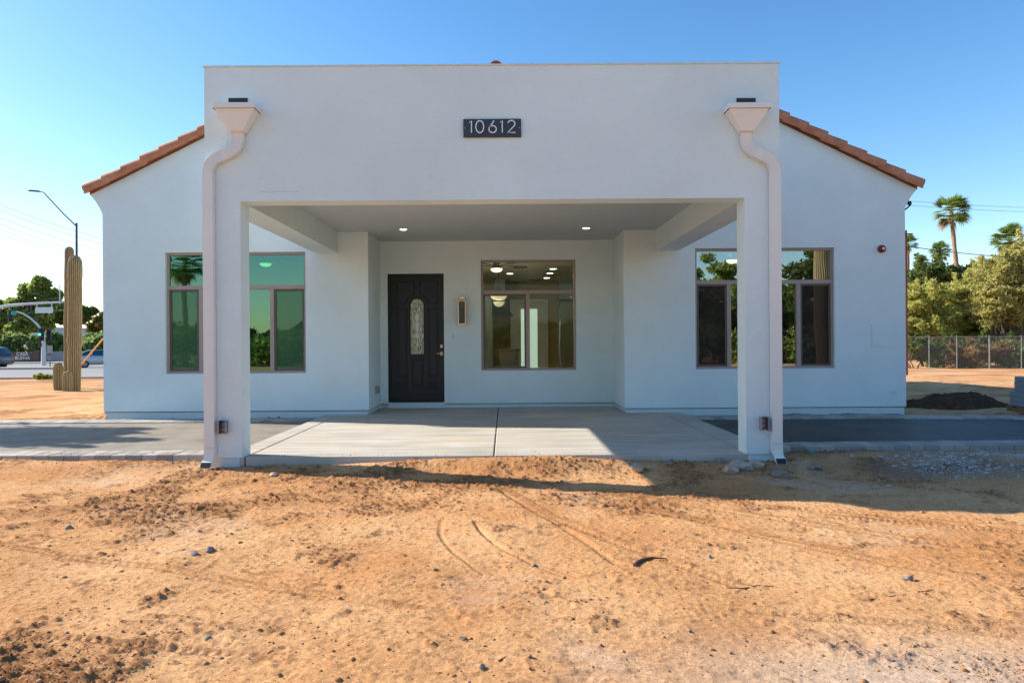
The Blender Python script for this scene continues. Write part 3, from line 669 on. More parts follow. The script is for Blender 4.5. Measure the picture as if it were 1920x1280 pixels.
fan(X(932,13.2),13.2,Zh(932,505,13.2)+.04,'dark ceiling fan with lit amber bowl in the kitchen, seen through the middle window',.3)
fan(X(499,13.2),13.2,Zh(499,494,13.2)+.03,'ceiling fan with lit bowl lamp behind the left window',.1)
fan(X(1374,13.2),13.2,Zh(1374,490,13.2)+.05,'ceiling fan with glowing bowl lamp behind the right window',.5)
# kitchen furniture
hx0,hx1 = X(912,18),X(963,18)
t = thing('range_hood','dark canopy range hood on the kitchen wall left of the white back door','range hood',((hx0+hx1)/2,18.4,1.7))
MB().add([(hx0,17.9,1.75),(hx1,17.9,1.75),(hx1,18.6,1.75),(hx0,18.6,1.75),(hx0+.2,18.2,1.98),(hx1-.2,18.2,1.98),(hx1-.2,18.6,1.98),(hx0+.2,18.6,1.98)],[(0,1,2,3),(4,5,6,7),(0,1,5,4),(1,2,6,5),(2,3,7,6),(3,0,4,7)]).build('canopy','hood',t)
MB().box((hx0+hx1)/2-.14,(hx0+hx1)/2+.14,18.25,18.6,1.98,2.74).build('flue','hood',t)
ix0,ix1 = X(934,15.5),X(975,15.5)
t = thing('kitchen_island','dark kitchen island with a thick top below the middle window view','kitchen island',((ix0+ix1)/2,15.8,.09))
MB().box(ix0+.04,ix1-.04,15.5,16.3,.09,.86).build('cabinet_body','cabinet',t); MB().box(ix0,ix1,15.45,16.35,.86,.90).build('worktop',mat('dark_granite',(.05,.03,.025),.25,var=.5,vscale=30),t,bevel=.005)
fx_ = X(944,15.9)
MB().tube([(fx_,15.9,.90),(fx_,15.9,1.10)]+[(fx_+.07-.07*math.cos(a),15.9,1.10+.07*math.sin(a)) for a in np.linspace(0,math.pi,9)]+[(fx_+.14,15.9,1.06)],.011,8).build('faucet','blk',t,smooth=True)
t = thing('wall_cabinet','tall dark kitchen cabinets along the left wall seen through the middle window','cabinet',(-1.0,17.5,.09))
cx0 = X(905,16.5)-.5; cx1 = X(924,17)
MB().box(cx0,cx1,16.4,17.6,.09,2.3).build('carcass','cabinet',t); 
for k in range(3): MB().box(cx1-.5+.17*k,cx1-.35+.17*k,16.385,16.399,.2,2.2).build('cabinet_door',mat('slate_door',(.07,.085,.08),.35),t)
rx0,rx1 = X(1050,15),X(1085,15)
t = thing('refrigerator','dark tall refrigerator with long steel handle at the right of the kitchen','refrigerator',((rx0+rx1)/2,15.5,.09))
MB().box(rx0,rx1,15.0,15.8,.09,1.95).build('cabinet_body','blk',t,bevel=.01); MB().box(rx0,rx1-.02,14.95,14.997,.12,1.93).build('refrigerator_door',mat('dark_steel',(.10,.10,.08),.25,metal=.6),t,bevel=.01)
MB().tube([(rx0+.03,14.95,.5),(rx0+.0,14.90,.55),(rx0-.02,14.90,1.0),(rx0+.0,14.90,1.5),(rx0+.03,14.95,1.55)],.014,8).build('handle','steel',t,smooth=True)
MB().box(rx0,rx1+.3,15.1,15.8,1.99,2.5).build('top_cabinet','cabinet',t)
t = thing('chandelier','two-tier bowl chandelier with dark scrolled arms hanging in the kitchen','chandelier',(X(936,14),14,2.75))
cx_ = X(936,14); cz_ = Zh(936,566,14)
MB().tube([(cx_,14,2.75),(cx_,14,cz_+.1)],.008,6).build('chain','blk',t)
MB().lathe([(.02,-.10),(.08,-.07),(.12,0.0),(.09,.0)],(cx_,14,cz_),16).build('lower_bowl','glowd' if False else mat('alabaster',(.75,.68,.5),.4,emit=(1,.85,.55),estr=.25),t,smooth=True)
MB().lathe([(.03,.03),(.12,.05),(.18,.13),(.15,.13)],(cx_,14,cz_),16).build('upper_bowl',bpy.data.materials['alabaster'],t,smooth=True)
ar = MB()
for k in range(6):
    a=2*math.pi*k/6; ar.tube([(cx_+math.cos(a)*r_,14+math.sin(a)*r_,cz_+z_) for r_,z_ in ((.0,.30),(.10,.24),(.17,.14),(.22,.16),(.24,.22))],.008,5)
ar.build('arms','blk',t)
for (lx,ly,e_) in ((.4,11.5,34),(-1.6,14.0,60)):  # unseen fill lights, added to brighten the kitchen
    l = bpy.data.lights.new('kitchen_fill','POINT'); l.energy = e_; l.color=(1,.88,.66); l.shadow_soft_size=.03; lo = bpy.data.objects.new('kitchen_fill',l); C.objects.link(lo); lo.location=(lx,ly,2.66 if ly<12 else 2.35)
for (lx,ly,e_) in ((-4.2,10.6,8),(4.2,10.6,3)):  # fill lights added out of view to lift the two side rooms
    l = bpy.data.lights.new('room_fill','POINT'); l.energy = e_; l.color=(1,.88,.66); l.shadow_soft_size=.03; lo = bpy.data.objects.new('room_fill',l); C.objects.link(lo); lo.location=(lx,ly,2.66)

# ------------------------------------------------------------------ things fixed on the walls
px0,px1 = X(869,ZF,240),X(977,ZF,240); pz0,pz1 = Zh(923,258.5,ZF),Zh(923,224.5,ZF)
t = thing('number_sign','dark navy rectangular plaque with pale numerals 10612 over the porch opening','house number sign',((px0+px1)/2,ZF,pz0))
MB().box(px0,px1,ZF-.022,ZF-.002,pz0,pz1).build('plate','plaque',t,bevel=.002)
nz0 = Zh(923,251,ZF); nh = .112; yy = ZF-.030
def arcp(cx,cz,rx,rz,a0,a1,n=18): return [(cx+rx*math.cos(R(a0+(a1-a0)*i/n)),cz+rz*math.sin(R(a0+(a1-a0)*i/n))) for i in range(n+1)]
dig = {'1':([[(0,.86),(.16,1.0),(.16,0)]],.3), '0':([arcp(.31,.5,.31,.5,90,450,30)],.62),
 '6':([[(.42,1.0),(.10,.50)]+arcp(.31,.29,.29,.29,145,505,30)],.62), '2':([arcp(.29,.72,.28,.28,165,-30,16)+[(0,0),(.60,0)]],.60)}
for ch,pxl in (('1',880.5),('0',892.5),('6',916.5),('1',938),('2',952)):
    ox = X(pxl,ZF,240); mb = MB()
    for st in dig[ch][0]:
        p = [(ox+a*nh*1.05,yy,nz0+b*nh) for a,b in st]; mb.tube(p,1,flat=(.0105,.010),cap=True)
    mb.build('numeral','silver',t)
for xx in (px0+.016,px1-.016): MB().lathe([(.004,0),(.003,.003)],(xx,ZF-.022,(pz0+pz1)/2),8,'y').build('screw','silver',t)
# lantern
lx = X(867,ZR,585); lz0,lz1 = Zh(867,608,ZR),Zh(867,557,ZR); yl = ZR-.002; w2 = .062
t = thing('wall_lantern','copper box lantern with dark glass on the wall between front door and kitchen window','wall light',(lx,ZR,lz0))
MB().box(lx-.045,lx+.045,yl-.02,yl,lz0+.05,lz1-.05).build('back_plate','brass',t,bevel=.003)
cg = MB(); ya,yb = yl-.135,yl-.022; ct = lz1-.075
for (a,b) in ((lx-w2,ya),(lx+w2-.012,ya),(lx-w2,yb-.012),(lx+w2-.012,yb-.012)): cg.box(a,a+.012,b,b+.012,lz0+.012,ct)
cg.box(lx-w2,lx+w2,ya,yb,lz0,lz0+.012); cg.box(lx-w2,lx+w2,ya,yb,ct,ct+.012); cg.build('cage','brass',t)
MB().box(lx-w2+.012,lx+w2-.012,ya+.004,ya+.007,lz0+.012,ct).build('pane','lensg',t)
MB().add([(lx-w2,ya,ct+.012),(lx+w2,ya,ct+.012),(lx+w2,yb,ct+.012),(lx-w2,yb,ct+.012),(lx-.04,ya+.03,ct+.03),(lx+.04,ya+.03,ct+.03),(lx+.04,yb-.02,ct+.03),(lx-.04,yb-.02,ct+.03)],[(0,3,2,1),(4,5,6,7),(0,1,5,4),(1,2,6,5),(2,3,7,6),(3,0,4,7)]).box(lx-.035,lx+.035,ya+.035,yb-.025,ct+.03,lz1).build('chimney_cap','brass',t)
MB().tube([(lx,(ya+yb)/2,ct),(lx,(ya+yb)/2,ct-.10)],.014,8).build('bulb_holder','brass',t)
MB().box(lx-.05,lx+.05,yb-.006,yb-.003,lz0+.012,ct).build('reflector','blk',t)
# door bell
bx = X(849.5,ZR,630); bz = Zh(849,632,ZR); t = thing('door_bell','tiny white door bell button on the wall right of the front door','door bell',(bx,ZR,bz))
MB().box(bx-.012,bx+.012,ZR-.014,ZR-.001,bz-.035,bz+.035).build('housing','plinth',t,bevel=.003); MB().lathe([(.007,0),(.006,.004)],(bx,ZR-.014,bz),10,'y').build('button','white',t)
# alarm bell
ax = X(1652,ZM,467); az = Zh(1652,467,ZM)
t = thing('alarm_bell','round dark red alarm bell high on the right gable wall','alarm bell',(ax,ZM,az))
MB().lathe([(.052,-.002),(.058,.015),(.056,.04),(.040,.058),(.015,.066)],(ax,ZM,az),24,'y').build('gong','red',t,smooth=True)
MB().lathe([(.020,.060),(.020,.070),(.006,.071)],(ax,ZM,az),14,'y').build('hub','white',t); MB().lathe([(.006,.071),(.005,.076)],(ax,ZM,az),10,'y').build('screw','red',t)
# flush hatch
hx0_,hx1_ = X(1633,ZM,630),X(1673,ZM,630); hz0,hz1 = Zh(1652,651,ZM),Zh(1652,607,ZM)
t = thing('access_panel','square stucco-painted access panel on the right gable wall','access panel',((hx0_+hx1_)/2,ZM,hz0))
MB().box(hx0_,hx1_,ZM-.005,ZM-.001,hz0,hz1).build('rim','stucco',t,bevel=.001); MB().box(hx0_+.012,hx1_-.012,ZM-.009,ZM-.0052,hz0+.012,hz1-.012).build('cover','stucco',t,bevel=.002)
# outlets in clear bubble covers
def outlet(x_,y_,z_,label,grp='outlets in clear bubble covers'):
    t = thing('outlet_box',label,'outdoor outlet',(x_,y_,z_),grp); k=.0
    MB().box(x_-.036,x_+.036,y_-.008,y_-.001,z_-.058,z_+.058).build('mounting_plate','galv',t,bevel=.002)
    mb = MB(); mb.box(x_-.034,x_+.034,y_-.060,y_-.055,z_-.056,z_+.056).box(x_-.036,x_-.032,y_-.055,y_-.008,z_-.056,z_+.056).box(x_+.032,x_+.036,y_-.055,y_-.008,z_-.056,z_+.056).box(x_-.036,x_+.036,y_-.055,y_-.008,z_+.056,z_+.062)
    mb.build('clear_cover',glassm,t)
    MB().lathe([(.017,.0),(.017,.012),(.012,.013)],(x_,y_-.008,z_+.022),12,'y').lathe([(.017,.0),(.017,.012),(.012,.013)],(x_,y_-.008,z_-.022),12,'y').build('sockets','white',t)
    MB().box(x_-.037,x_-.028,y_-.066,y_-.008,z_-.062,z_+.064).box(x_+.028,x_+.037,y_-.064,y_-.02,z_-.062,z_+.062).build('hinge',mat('grey_plastic',(.25,.24,.26),.4),t)
glassm = glass('clear_plastic',(.80,.80,.84),(.35,.36,.4),1.3,.0)
outlet(X(421,ZF,800),ZF,Zh(421,800,ZF),'clear-covered outlet low on the left porch column')
outlet(X(1430,ZF,793),ZF,Zh(1430,793,ZF),'clear-covered outlet low on the right porch column')
t = thing('outlet_box','grey covered outlet low on the side wall of the entry recess left of the door','outdoor outlet',(RXL,ZM+.5,.33))
yo = ZM+.53; MB().box(RXL+.001,RXL+.055,yo-.04,yo+.04,.27,.39).build('cover','frame',t,bevel=.004); MB().box(RXL+.0555,RXL+.06,yo-.02,yo+.02,.30,.36).build('lid','darkroom',t)
# hose bib on the right wall
hb = X(1675,ZM,735); hz = Zh(1675,735,ZM)
t = thing('hose_tap','small painted tap stub low at the right end of the gable wall','hose tap',(hb,ZM,hz))
MB().tube([(hb,ZM,hz),(hb,ZM-.05,hz),(hb,ZM-.08,hz-.02)],.010,8).build('spout','plinth',t); MB().lathe([(.016,0),(.018,.006)],(hb,ZM-.045,hz+.012),10).build('wheel','plinth',t)
# service hook at the right eave
t = thing('eave_hook','dark metal service hook under the right eave end','hook',(6.1,ZM+.2,3.1))
MB().tube([(6.0,ZM+.2,3.09),(6.12,ZM+.2,3.12),(6.15,ZM+.2,3.08),(6.08,ZM+.2,3.02)],.012,6).build('hook','blk',t); MB().lathe([(.025,-.03),(.03,0),(.02,.03)],(6.15,ZM+.2,3.12),10).build('insulator','blk',t)
# meter piping round the right corner
t = thing('standpipe','rusty brown upright water pipe with valves at the right corner of the house','pipe',(6.1,11.0,-.05))
k_ = 6.12
MB().tube([(k_,10.9,-.1),(k_,10.9,.42)],.022,8).tube([(k_-.12,10.9,.44),(k_+.12,10.9,.44)],.02,8).tube([(k_+.12,10.9,.44),(k_+.12,10.75,.46)],.018,8).build('riser','galv',t)
for z_ in (.03,.14): MB().tube([(k_-.10,10.8,z_),(k_+.14,10.8,z_)],.035,8).lathe([(.05,-.02),(.05,.02)],(k_+.02,10.8,z_+.05),10).build('valve',mat('bronze_dark',(.10,.07,.05),.6,metal=.5),t)
MB().lathe([(.03,.0),(.045,.01),(.03,.03)],(k_+.11,10.9,.47),10).build('handwheel','galv',t)

# ------------------------------------------------------------------ rocks, sticks, scattered stones
def rockmesh(mb, c, r, seed, sx=1, sz=.7, sub=2):
    bm = bmesh.new(); bmesh.ops.create_icosphere(bm, subdivisions=sub, radius=1); rs = random.Random(seed)
    pl_ = [(Vector((rs.uniform(-1,1),rs.uniform(-1,1),rs.uniform(-1,1))).normalized(), rs.uniform(.55,.85)) for _ in range(9)]
    for v in bm.verts:
        for n_,d_ in pl_:
            q = v.co.dot(n_)
            if q > d_: v.co -= n_*(q-d_)
        v.co *= rs.uniform(.97,1.03)
    a = rs.uniform(0,6.28); ca_,sa_ = math.cos(a),math.sin(a); bm.verts.index_update()
    vs = [(c[0]+r*(v.co.x*sx*ca_-v.co.y*sa_), c[1]+r*(v.co.x*sx*sa_+v.co.y*ca_), c[2]+r*sz*v.co.z) for v in bm.verts]
    mb.add(vs,[tuple(v.index for v in f.verts) for f in bm.faces]); bm.free(); return mb
rocks = [(1195,884,13,1.2,'rock','biggest pale rock lying in the sunlit patch in front of the slab'),
 (1350,868,9,1.2,'grock','small grey rock against the slab edge left of the right column'),
 (1369,888,14,1.3,'rock','leftmost brown rock of the shaded pile below the right column'),
 (1387,881,15,1.5,'rock','middle brown rock of the shaded pile below the right column'),
 (1404,885,9,1.1,'grock','small rounded rock at the front of the shaded pile by the right column'),
 (1414,878,14,1.6,'rock','rightmost rock of the shaded pile below the right column'),
 (1465,896,13,1.6,'grock','flat pale stone lying alone in shade in front of the right downspout'),
 (1528,878,11,1.9,'grock','slanting flat stone in shade at the left end of the gravel heap'),
 (1588,895,5,1.2,'grock','small whitish stone on shaded dirt below the gravel heap'),
 (1255,873,7,1.6,'grock','small bluish stone in the shadow just off the slab edge'),
 (822,868,8,1.5,'rock','pale clod against the slab edge left of the centre joint'),
 (513,892,7,1.3,'rock','pale stone on the dirt right of the left column'),
 (1010-621,1205,7,1.3,'grock','dark stone near the bottom of the dirt yard, left half'),
 (130,988,7,1.4,'grock','grey stone alone on the left of the dirt yard'),
 (1000,1062,6,1.3,'grock','small bluish pebble near the middle of the dirt yard'),
 (903,1264,7,1.2,'grock','dark stone at the bottom edge near the centre'),
 (1330,1049,6,1.0,'grock','small dark stone casting a shadow right of the curved branch'),
 (363,1042,9,1.6,'grock','biggest grey stone of the small cluster on the left dirt'),
 (393,1035,8,1.5,'grock','grey stone at the right of the small cluster on the left dirt'),
 (1703,1088,8,1.6,'grock','flat pale grey stone on the right of the dirt yard'),
 (868,1180+30,6,1.4,'grock','pale pebble low in the middle of the dirt yard')]
for i,(px,py,pr,sx,mm,lb) in enumerate(rocks):
    a,b,c = G(px,py); r_ = pr*b/F; zz = gh(a,b)
    mb = rockmesh(MB(),(a,b,zz+r_*.25),r_,100+i,sx,.7,3); mb.build('rock',mm,None,org=(a,b,zz),**P(lb,'rock','rocks on the dirt'))
def stick(pts,r,label,name='branch'):
    q = [G(a,b) for a,b in pts]; pp = [(p[0],p[1],gh(p[0],p[1])+r[i]*.7) for i,p in enumerate(q)]
    MB().tube(pp,list(r),7).build(name,'twig',None,org=pp[0],smooth=True,**P(label,'stick'))
stick([(1190,1068),(1195,1062),(1205,1057),(1222,1053),(1250,1051)],[.010,.011,.009,.006,.003],'curved dark broken branch lying in the middle right of the dirt')
stick([(1362,1103),(1395,1105),(1420,1098),(1450,1100)],[.002,.0035,.0035,.0015],'thin crooked twig lying right of the curved branch','twig')
stick([(935,1250),(950,1242)],[.002,.0015],'short straight twig near the bottom centre of the dirt','twig')
stick([(1720,1112),(1752,1106)],[.002,.0015],'short dark twig on the right side of the dirt','twig')
stick([(1630,1123),(1670,1118),(1700,1114)],[.0015,.002,.0015],'faint thin twig left of the short twig on the right dirt','twig')
# cyan survey ribbons
for px,py,lb in ((334,858,'tuft of teal marker ribbon at the paver edge left of the left column'),(1520,852,'tuft of teal marker ribbon at the paver edge right of the right column')):
    a,b,c = G(px,py); zz=gh(a,b); mb = MB()
    for k in range(14):
        an=rnd.uniform(-.9,.9); ln=rnd.uniform(.04,.09); mb.tube([(a,b,zz-.01),(a+math.sin(an)*ln*.6,b-rnd.uniform(0,.02),zz+ln*.7),(a+math.sin(an)*ln*1.1,b-rnd.uniform(0,.03),zz+ln*.8)],.0018,4)
    mb.build('marker_ribbon','cy',None,org=(a,b,zz),**P(lb,'survey marker'))
# pebbles and clods, far too many to count
def scatter(name, m, n, fx, size, seed, label, cat, flat=.6, emb=.1, zf=None):
    rs = np.random.RandomState(seed); bases=[]
    for k in range(6):
        mb = rockmesh(MB(),(0,0,0),1,seed*10+k,1.2,flat,1); bases.append((np.array(mb.v),np.array(mb.f)))
    VV=[];FF=[];o=0; cnt=0
    while cnt<n:
        a,b = fx(rs); 
        if a is None: continue
        r_ = size(rs); v,f = bases[rs.randint(6)]; th=rs.rand()*6.28; c_,s_=math.cos(th),math.sin(th)
        vv = v*r_; vv = np.stack([vv[:,0]*c_-vv[:,1]*s_, vv[:,0]*s_+vv[:,1]*c_, vv[:,2]],1)+np.array([a,b,(gh(a,b) if zf is None else zf(a,b))+r_*emb]); VV.append(vv); FF.append(f+o); o+=len(v); cnt+=1
    npmesh(name,np.concatenate(VV),np.concatenate(FF),m,None,label=label,category=cat,kind='stuff')
DG = dist.reshape(ny,nx)
def dg(a,b):
    i = int(np.clip(np.searchsorted(gx,a),1,nx-1)); j = int(np.clip(np.searchsorted(gy,b),1,ny-1)); return DG[j,i]
def fclod(rs):
    for _ in range(60):
        b = 2.2+ (rs.rand()**1.3)*4.3; a=(rs.rand()*2-1)*(b*.78+.3)
        if rs.rand() < 0.10+dg(a,b): return a,b
    return a,b
scatter('clods', mat('soil_clod',(0.24,0.115,0.055),1,col2=(0.46,0.27,0.14),vscale=9,bump=.5,bscale=90,spec=.05), 20000, fclod, lambda rs: min(.016,.0021*(1+rs.pareto(2.6))), 3, 'loose brown clods of earth strewn over the dirt yard','clods')
scatter('pebbles', 'grock', 420, fclod, lambda rs: min(.012,.003*(1+rs.pareto(2.8))), 5, 'small grey pebbles strewn over the dirt yard','pebbles')
gnx = np.arange(0,10,.05); GNA,GNB = np.meshgrid(gnx,gnx,indexing='ij'); GN = np.clip(.5+5*fbm(GNA.ravel(),GNB.ravel()*2,1.6,3,91),.05,1).reshape(GNA.shape)
def gn(a,b): return GN[int(a/.05)%200,int(b/.05)%200]
def fgrav(rs):
    while True:
        a = 2.7+rs.rand()*4.2; b = 5.55+rs.rand()*1.42
        w_ = math.exp(-(((a-4.7)/1.6)**2+((b-6.3)/.55)**2))*gn(a,b)
        if b<FR(max(a,2.7))-.02 and rs.rand()<w_: return a,b
scatter('gravel','chip',4600,fgrav,lambda rs: min(.024,.0045*(1+rs.pareto(2.8))),8,'pale crushed stone spilled along the right driveway edge in shade','gravel')
def fgl(rs): return -6+rs.rand()*3.1, 6.15+rs.rand()*.55
scatter('gravel','chip',500,fgl,lambda rs: min(.015,.004*(1+rs.pareto(3.0))),9,'fine pale grit along the left driveway edge','gravel')
def fedge(rs):
    k = rs.rand()
    if k<.45: return rs.uniform(-2.4,2.2), ZF+.03+abs(rs.normal(0,.10))
    if k<.8: return rs.uniform(-6.5,-2.8), 6.79+abs(rs.normal(0,.09))
    return rs.uniform(2.8,6.5), 7.03+abs(rs.normal(0,.08))
scatter('dirt_crumbs', bpy.data.materials['soil_clod'], 900, fedge, lambda rs: min(.010,.0018*(1+rs.pareto(2.6))), 13, 'brown dirt crumbs spilled over the edge of the slab and the pavers','dirt crumbs', zf=lambda a,b: .0 if -2.5<a<2.5 else -.03)
# shards of pale plaster dumped at far left
# dark spoil heap right of the house
def heap(cx,cy,rx,ry,h,seed,label):
    n_=70; uu=np.linspace(-1.15,1.15,n_); U,Vv=np.meshgrid(uu,uu); rr=np.sqrt(U**2+Vv**2); xx=cx+U*rx; yy_=cy+Vv*ry
    z=h*np.clip(1-rr**1.6,-.3,1)*(1+1.1*fbm(xx,yy_,3,3,seed))+.17*fbm(xx,yy_,6,5,seed+5,.75)*(rr<1.1)-.02
    z = z + base_at(cy); ix=np.arange(n_*n_).reshape(n_,n_); q=np.stack([ix[:-1,:-1].ravel(),ix[:-1,1:].ravel(),ix[1:,1:].ravel(),ix[1:,:-1].ravel()],1)
    npmesh('soil_heap',np.stack([xx.ravel()-cx,yy_.ravel()-cy,z.ravel()],1),q,'mound',None,loc=(cx,cy,0),smooth=False,label=label,category='dirt heap')
base_at = terrain
heap(X(1790,11.2,770),11.2,.92,.6,.24,51,'heap of dark moist soil in shade right of the house')
# blocks on a pallet
pb = thing('pallet','weathered wooden pallet under the concrete blocks at the right edge','pallet',(7.55,9.7,-.07))
bx0 = X(1893,10.34,740)
pb.location = (bx0+.5,9.85,-.07)
for k in range(5): MB().box(bx0-.02,bx0+1.15,9.38+.22*k,9.38+.22*k+.12,.03,.05).build('deck_board','wood',pb)
for k in range(3): MB().box(bx0+.0+.52*k,bx0+.08+.52*k,9.38,10.4,-.06,.028).build('bearer','wood',pb)
ordn = ['first','second','third','fourth','fifth','sixth','seventh']; crs = ['bottom','second','third','fourth','fifth','sixth']
bl0 = None; bh=.070; bl=.27
for c_ in range(6):
    zz = .052+c_*(bh+.003); xs0 = bx0 if c_<3 else bx0+.07
    for r_ in range(2):
        for k in range(4):
            xa = xs0+k*(bl+.003)-(0 if c_%2 else .0); ya = 9.36+r_*.5
            if bl0 is None:
                bl0 = MB().box(0,bl,0,.48,0,bh).build('concrete_block','block',None,org=(0,0,0),bevel=.006,**P('x','concrete block','concrete blocks stacked on the pallet')); o=bl0
            else: o = bl0.copy(); C.objects.link(o)
            o.location=(xa+rnd.uniform(-.004,.004),ya+rnd.uniform(-.006,.006),zz); o['label'] = f'blue-grey concrete block, {ordn[k]} from the left in the {crs[c_]} course, {"front" if r_==0 else "rear"} row'

# ------------------------------------------------------------------ vegetation
def leaves(cent, rad, n, size, rs, asp=2.0, shell=.55, droop=0):
    K=len(cent); cent=np.array(cent); rad=np.array(rad); pr = rad.prod(1)**(2/3); k = rs.choice(K,n,p=pr/pr.sum())
    d = rs.normal(size=(n,3)); d/=np.linalg.norm(d,axis=1)[:,None]; rr = (shell+(1-shell)*rs.rand(n)**.7)[:,None]*(1+.12*rs.normal(size=(n,1))) if shell>.3 else np.clip(np.abs(rs.normal(0,.62,size=(n,1))),0,1.9)
    c = cent[k]+d*rad[k]*rr
    if shell<=.3:                                        # feathery sprays along twigs
        dv = rs.normal(size=(K,3)); dv[:,2] = np.abs(dv[:,2])*.9+.1; dv/=np.linalg.norm(dv,axis=1)[:,None]; ln = rad[:,0]*rs.uniform(1.6,3.2,K); u = rs.rand(n)
        c = cent[k]+dv[k]*(u*ln[k])[:,None]+rs.normal(size=(n,3))*(rad[k]*.34)*(1.15-.75*u)[:,None]
    a = rs.normal(size=(n,3)); a[:,2]-=droop; a/=np.linalg.norm(a,axis=1)[:,None]; b = rs.normal(size=(n,3)); b = np.cross(a,b); b/=np.linalg.norm(b,axis=1)[:,None]
    s_ = size*(.6+.8*rs.rand(n))[:,None]; A = a*s_*asp/2; B = b*s_/2
    V = np.stack([c-A,c+B,c+A,c-B],1).reshape(-1,3); return V, np.arange(4*n).reshape(n,4)
def tree(name,label,cat,loc,ell,n,size,leafm,seed,clump=.8,trunk_r=.15,nl=7,barkm='bark',grp=None,nclump=40,asp=2.,shell=.5,forks=1):
    rs = np.random.RandomState(seed); t = thing(name,label,cat,loc,grp); cent=[];rad=[]
    vol = np.array([e[3]*e[4]*e[5] for e in ell]); 
    for i in range(nclump):
        e = ell[rs.choice(len(ell),p=vol/vol.sum())]; d = rs.normal(size=3); d/=np.linalg.norm(d); d*= .35+.6*rs.rand()
        cent.append((e[0]+d[0]*e[3],e[1]+d[1]*e[4],e[2]+d[2]*e[5])); c_ = clump*rs.uniform(.6,1.2); rad.append((c_,c_,c_*.7))
    V,q = leaves(cent,rad,n,size,rs,asp,shell); npmesh('crown',V,q,leafm,t)
    mb = MB(); L=Vector(loc); zmid = min(e[2]-e[5] for e in ell); top = max(ell,key=lambda e:e[2])
    for f in range(forks):
        off = Vector((rs.uniform(-.3,.3),rs.uniform(-.3,.3),0))*(forks>1)
        j = L+off+Vector((rs.uniform(-.2,.2),0,max(.3,zmid*.6+.3)))
        mb.tube([L+off*.4-Vector((0,0,.2)),L+off*.6+(j-L-off)*.5,j],[trunk_r*1.3,trunk_r,trunk_r*.8],8)
        for i in rs.choice(len(cent),nl,replace=False):
            e = L+Vector(cent[i]); m_ = j.lerp(e,.5)+Vector((rs.uniform(-.2,.2),rs.uniform(-.2,.2),.15)); mb.tube([j,m_,e],[trunk_r*.6,trunk_r*.35,trunk_r*.1],6)
    mb.build('trunk',barkm,t,smooth=True); return t
def lmul(c,k): return tuple(min(.8,v*k) for v in c)
LM = dict(pine=leafmat('pine_leaf',(.13,.22,.05),(.46,.50,.15)), hedge=leafmat('hedge_leaf',(.08,.15,.04),(.34,.42,.15)), pv=leafmat('paloverde_leaf',(.34,.36,.08),(.62,.58,.20)),
 dark=leafmat('dark_leaf',(.06,.11,.03),(.20,.24,.08)), mesq=leafmat('mesquite_leaf',(.30,.30,.08),(.58,.52,.21)), palm=leafmat('palm_leaf',(.10,.17,.04),(.28,.36,.09)), olive=leafmat('olive_leaf',(.14,.13,.04),(.30,.25,.08)),
 dry=leafmat('dry_leaf',(.20,.13,.05),(.40,.27,.12)), grass=leafmat('weed_leaf',(.15,.20,.03),(.35,.38,.08)))
def at(px,py,Y): return X(px,Y,py), Y, Zh(px,py,Y)
# left, beyond the street
Y=95; k=Y/F; a,_,_ = at(75,600,Y); gzL=-.98
E = lambda px,py,rx,ry,Y_,ox: (X(px,Y_,py)-ox, 0, Zh(px,py,Y_)-gzL, rx*Y_/F, rx*Y_/F*.8, ry*Y_/F)
tree('pine_tree','tall broad green pine tree behind the traffic signals, crown of rounded clumps','tree',(a,Y,gzL),[E(70,545,34,22,Y,a),E(45,575,28,22,Y,a),E(95,570,26,22,Y,a),E(60,605,40,24,Y,a)],26000,.30,LM['pine'],1,clump=.95,trunk_r=.35,nclump=60)
Y=98; a,_,_=at(2,600,Y)
tree('pine_tree','dark green pine cropped by the left edge of the photo','tree',(a,Y,gzL),[E(-2,590,22,34,Y,a),E(18,605,18,20,Y,a)],9000,.30,LM['pine'],2,clump=.9,trunk_r=.3,nclump=30)
Y=92; a,_,_=at(130,610,Y)
tree('pine_tree','dark leaning pine limb mass just behind the saguaro cactuses','tree',(a,Y,gzL),[E(112,590,16,16,Y,a),E(158,590,20,13,Y,a),E(168,583,10,9,Y,a)],8000,.28,LM['dark'],3,clump=.75,trunk_r=.3,nclump=26)
Y=105; a,_,_=at(186,610,Y)
tree('bush_tree','olive brown bushy tree beside the left corner of the house, above the hedge','tree',(a,Y,gzL),[E(184,612,20,16,Y,a),E(205,600,20,16,Y,a)],8000,.28,LM['olive'],4,clump=.8,trunk_r=.2,nclump=24)
rs = np.random.RandomState(5); cen=[];rad=[]
for i in range(160):
    cen.append((rs.uniform(-78,-41)-(-58), rs.uniform(-.8,.8), rs.uniform(.6,2.9))); rad.append((1.0,.9,.8))
t = thing('hedge','long dense green oleander hedge behind the sign wall across the street','hedge',(-58,82,-.95)); V,q=leaves(cen,rad,42000,.26,rs,2.4,.6); npmesh('foliage',V,q,LM['hedge'],t)
mb=MB(); [mb.tube([(-58+c[0],82+c[1],-1.0),(-58+c[0]*1.0,82+c[1],-.95+c[2])],.05,5) for c in cen[:60]]; mb.build('stems','bark',t)
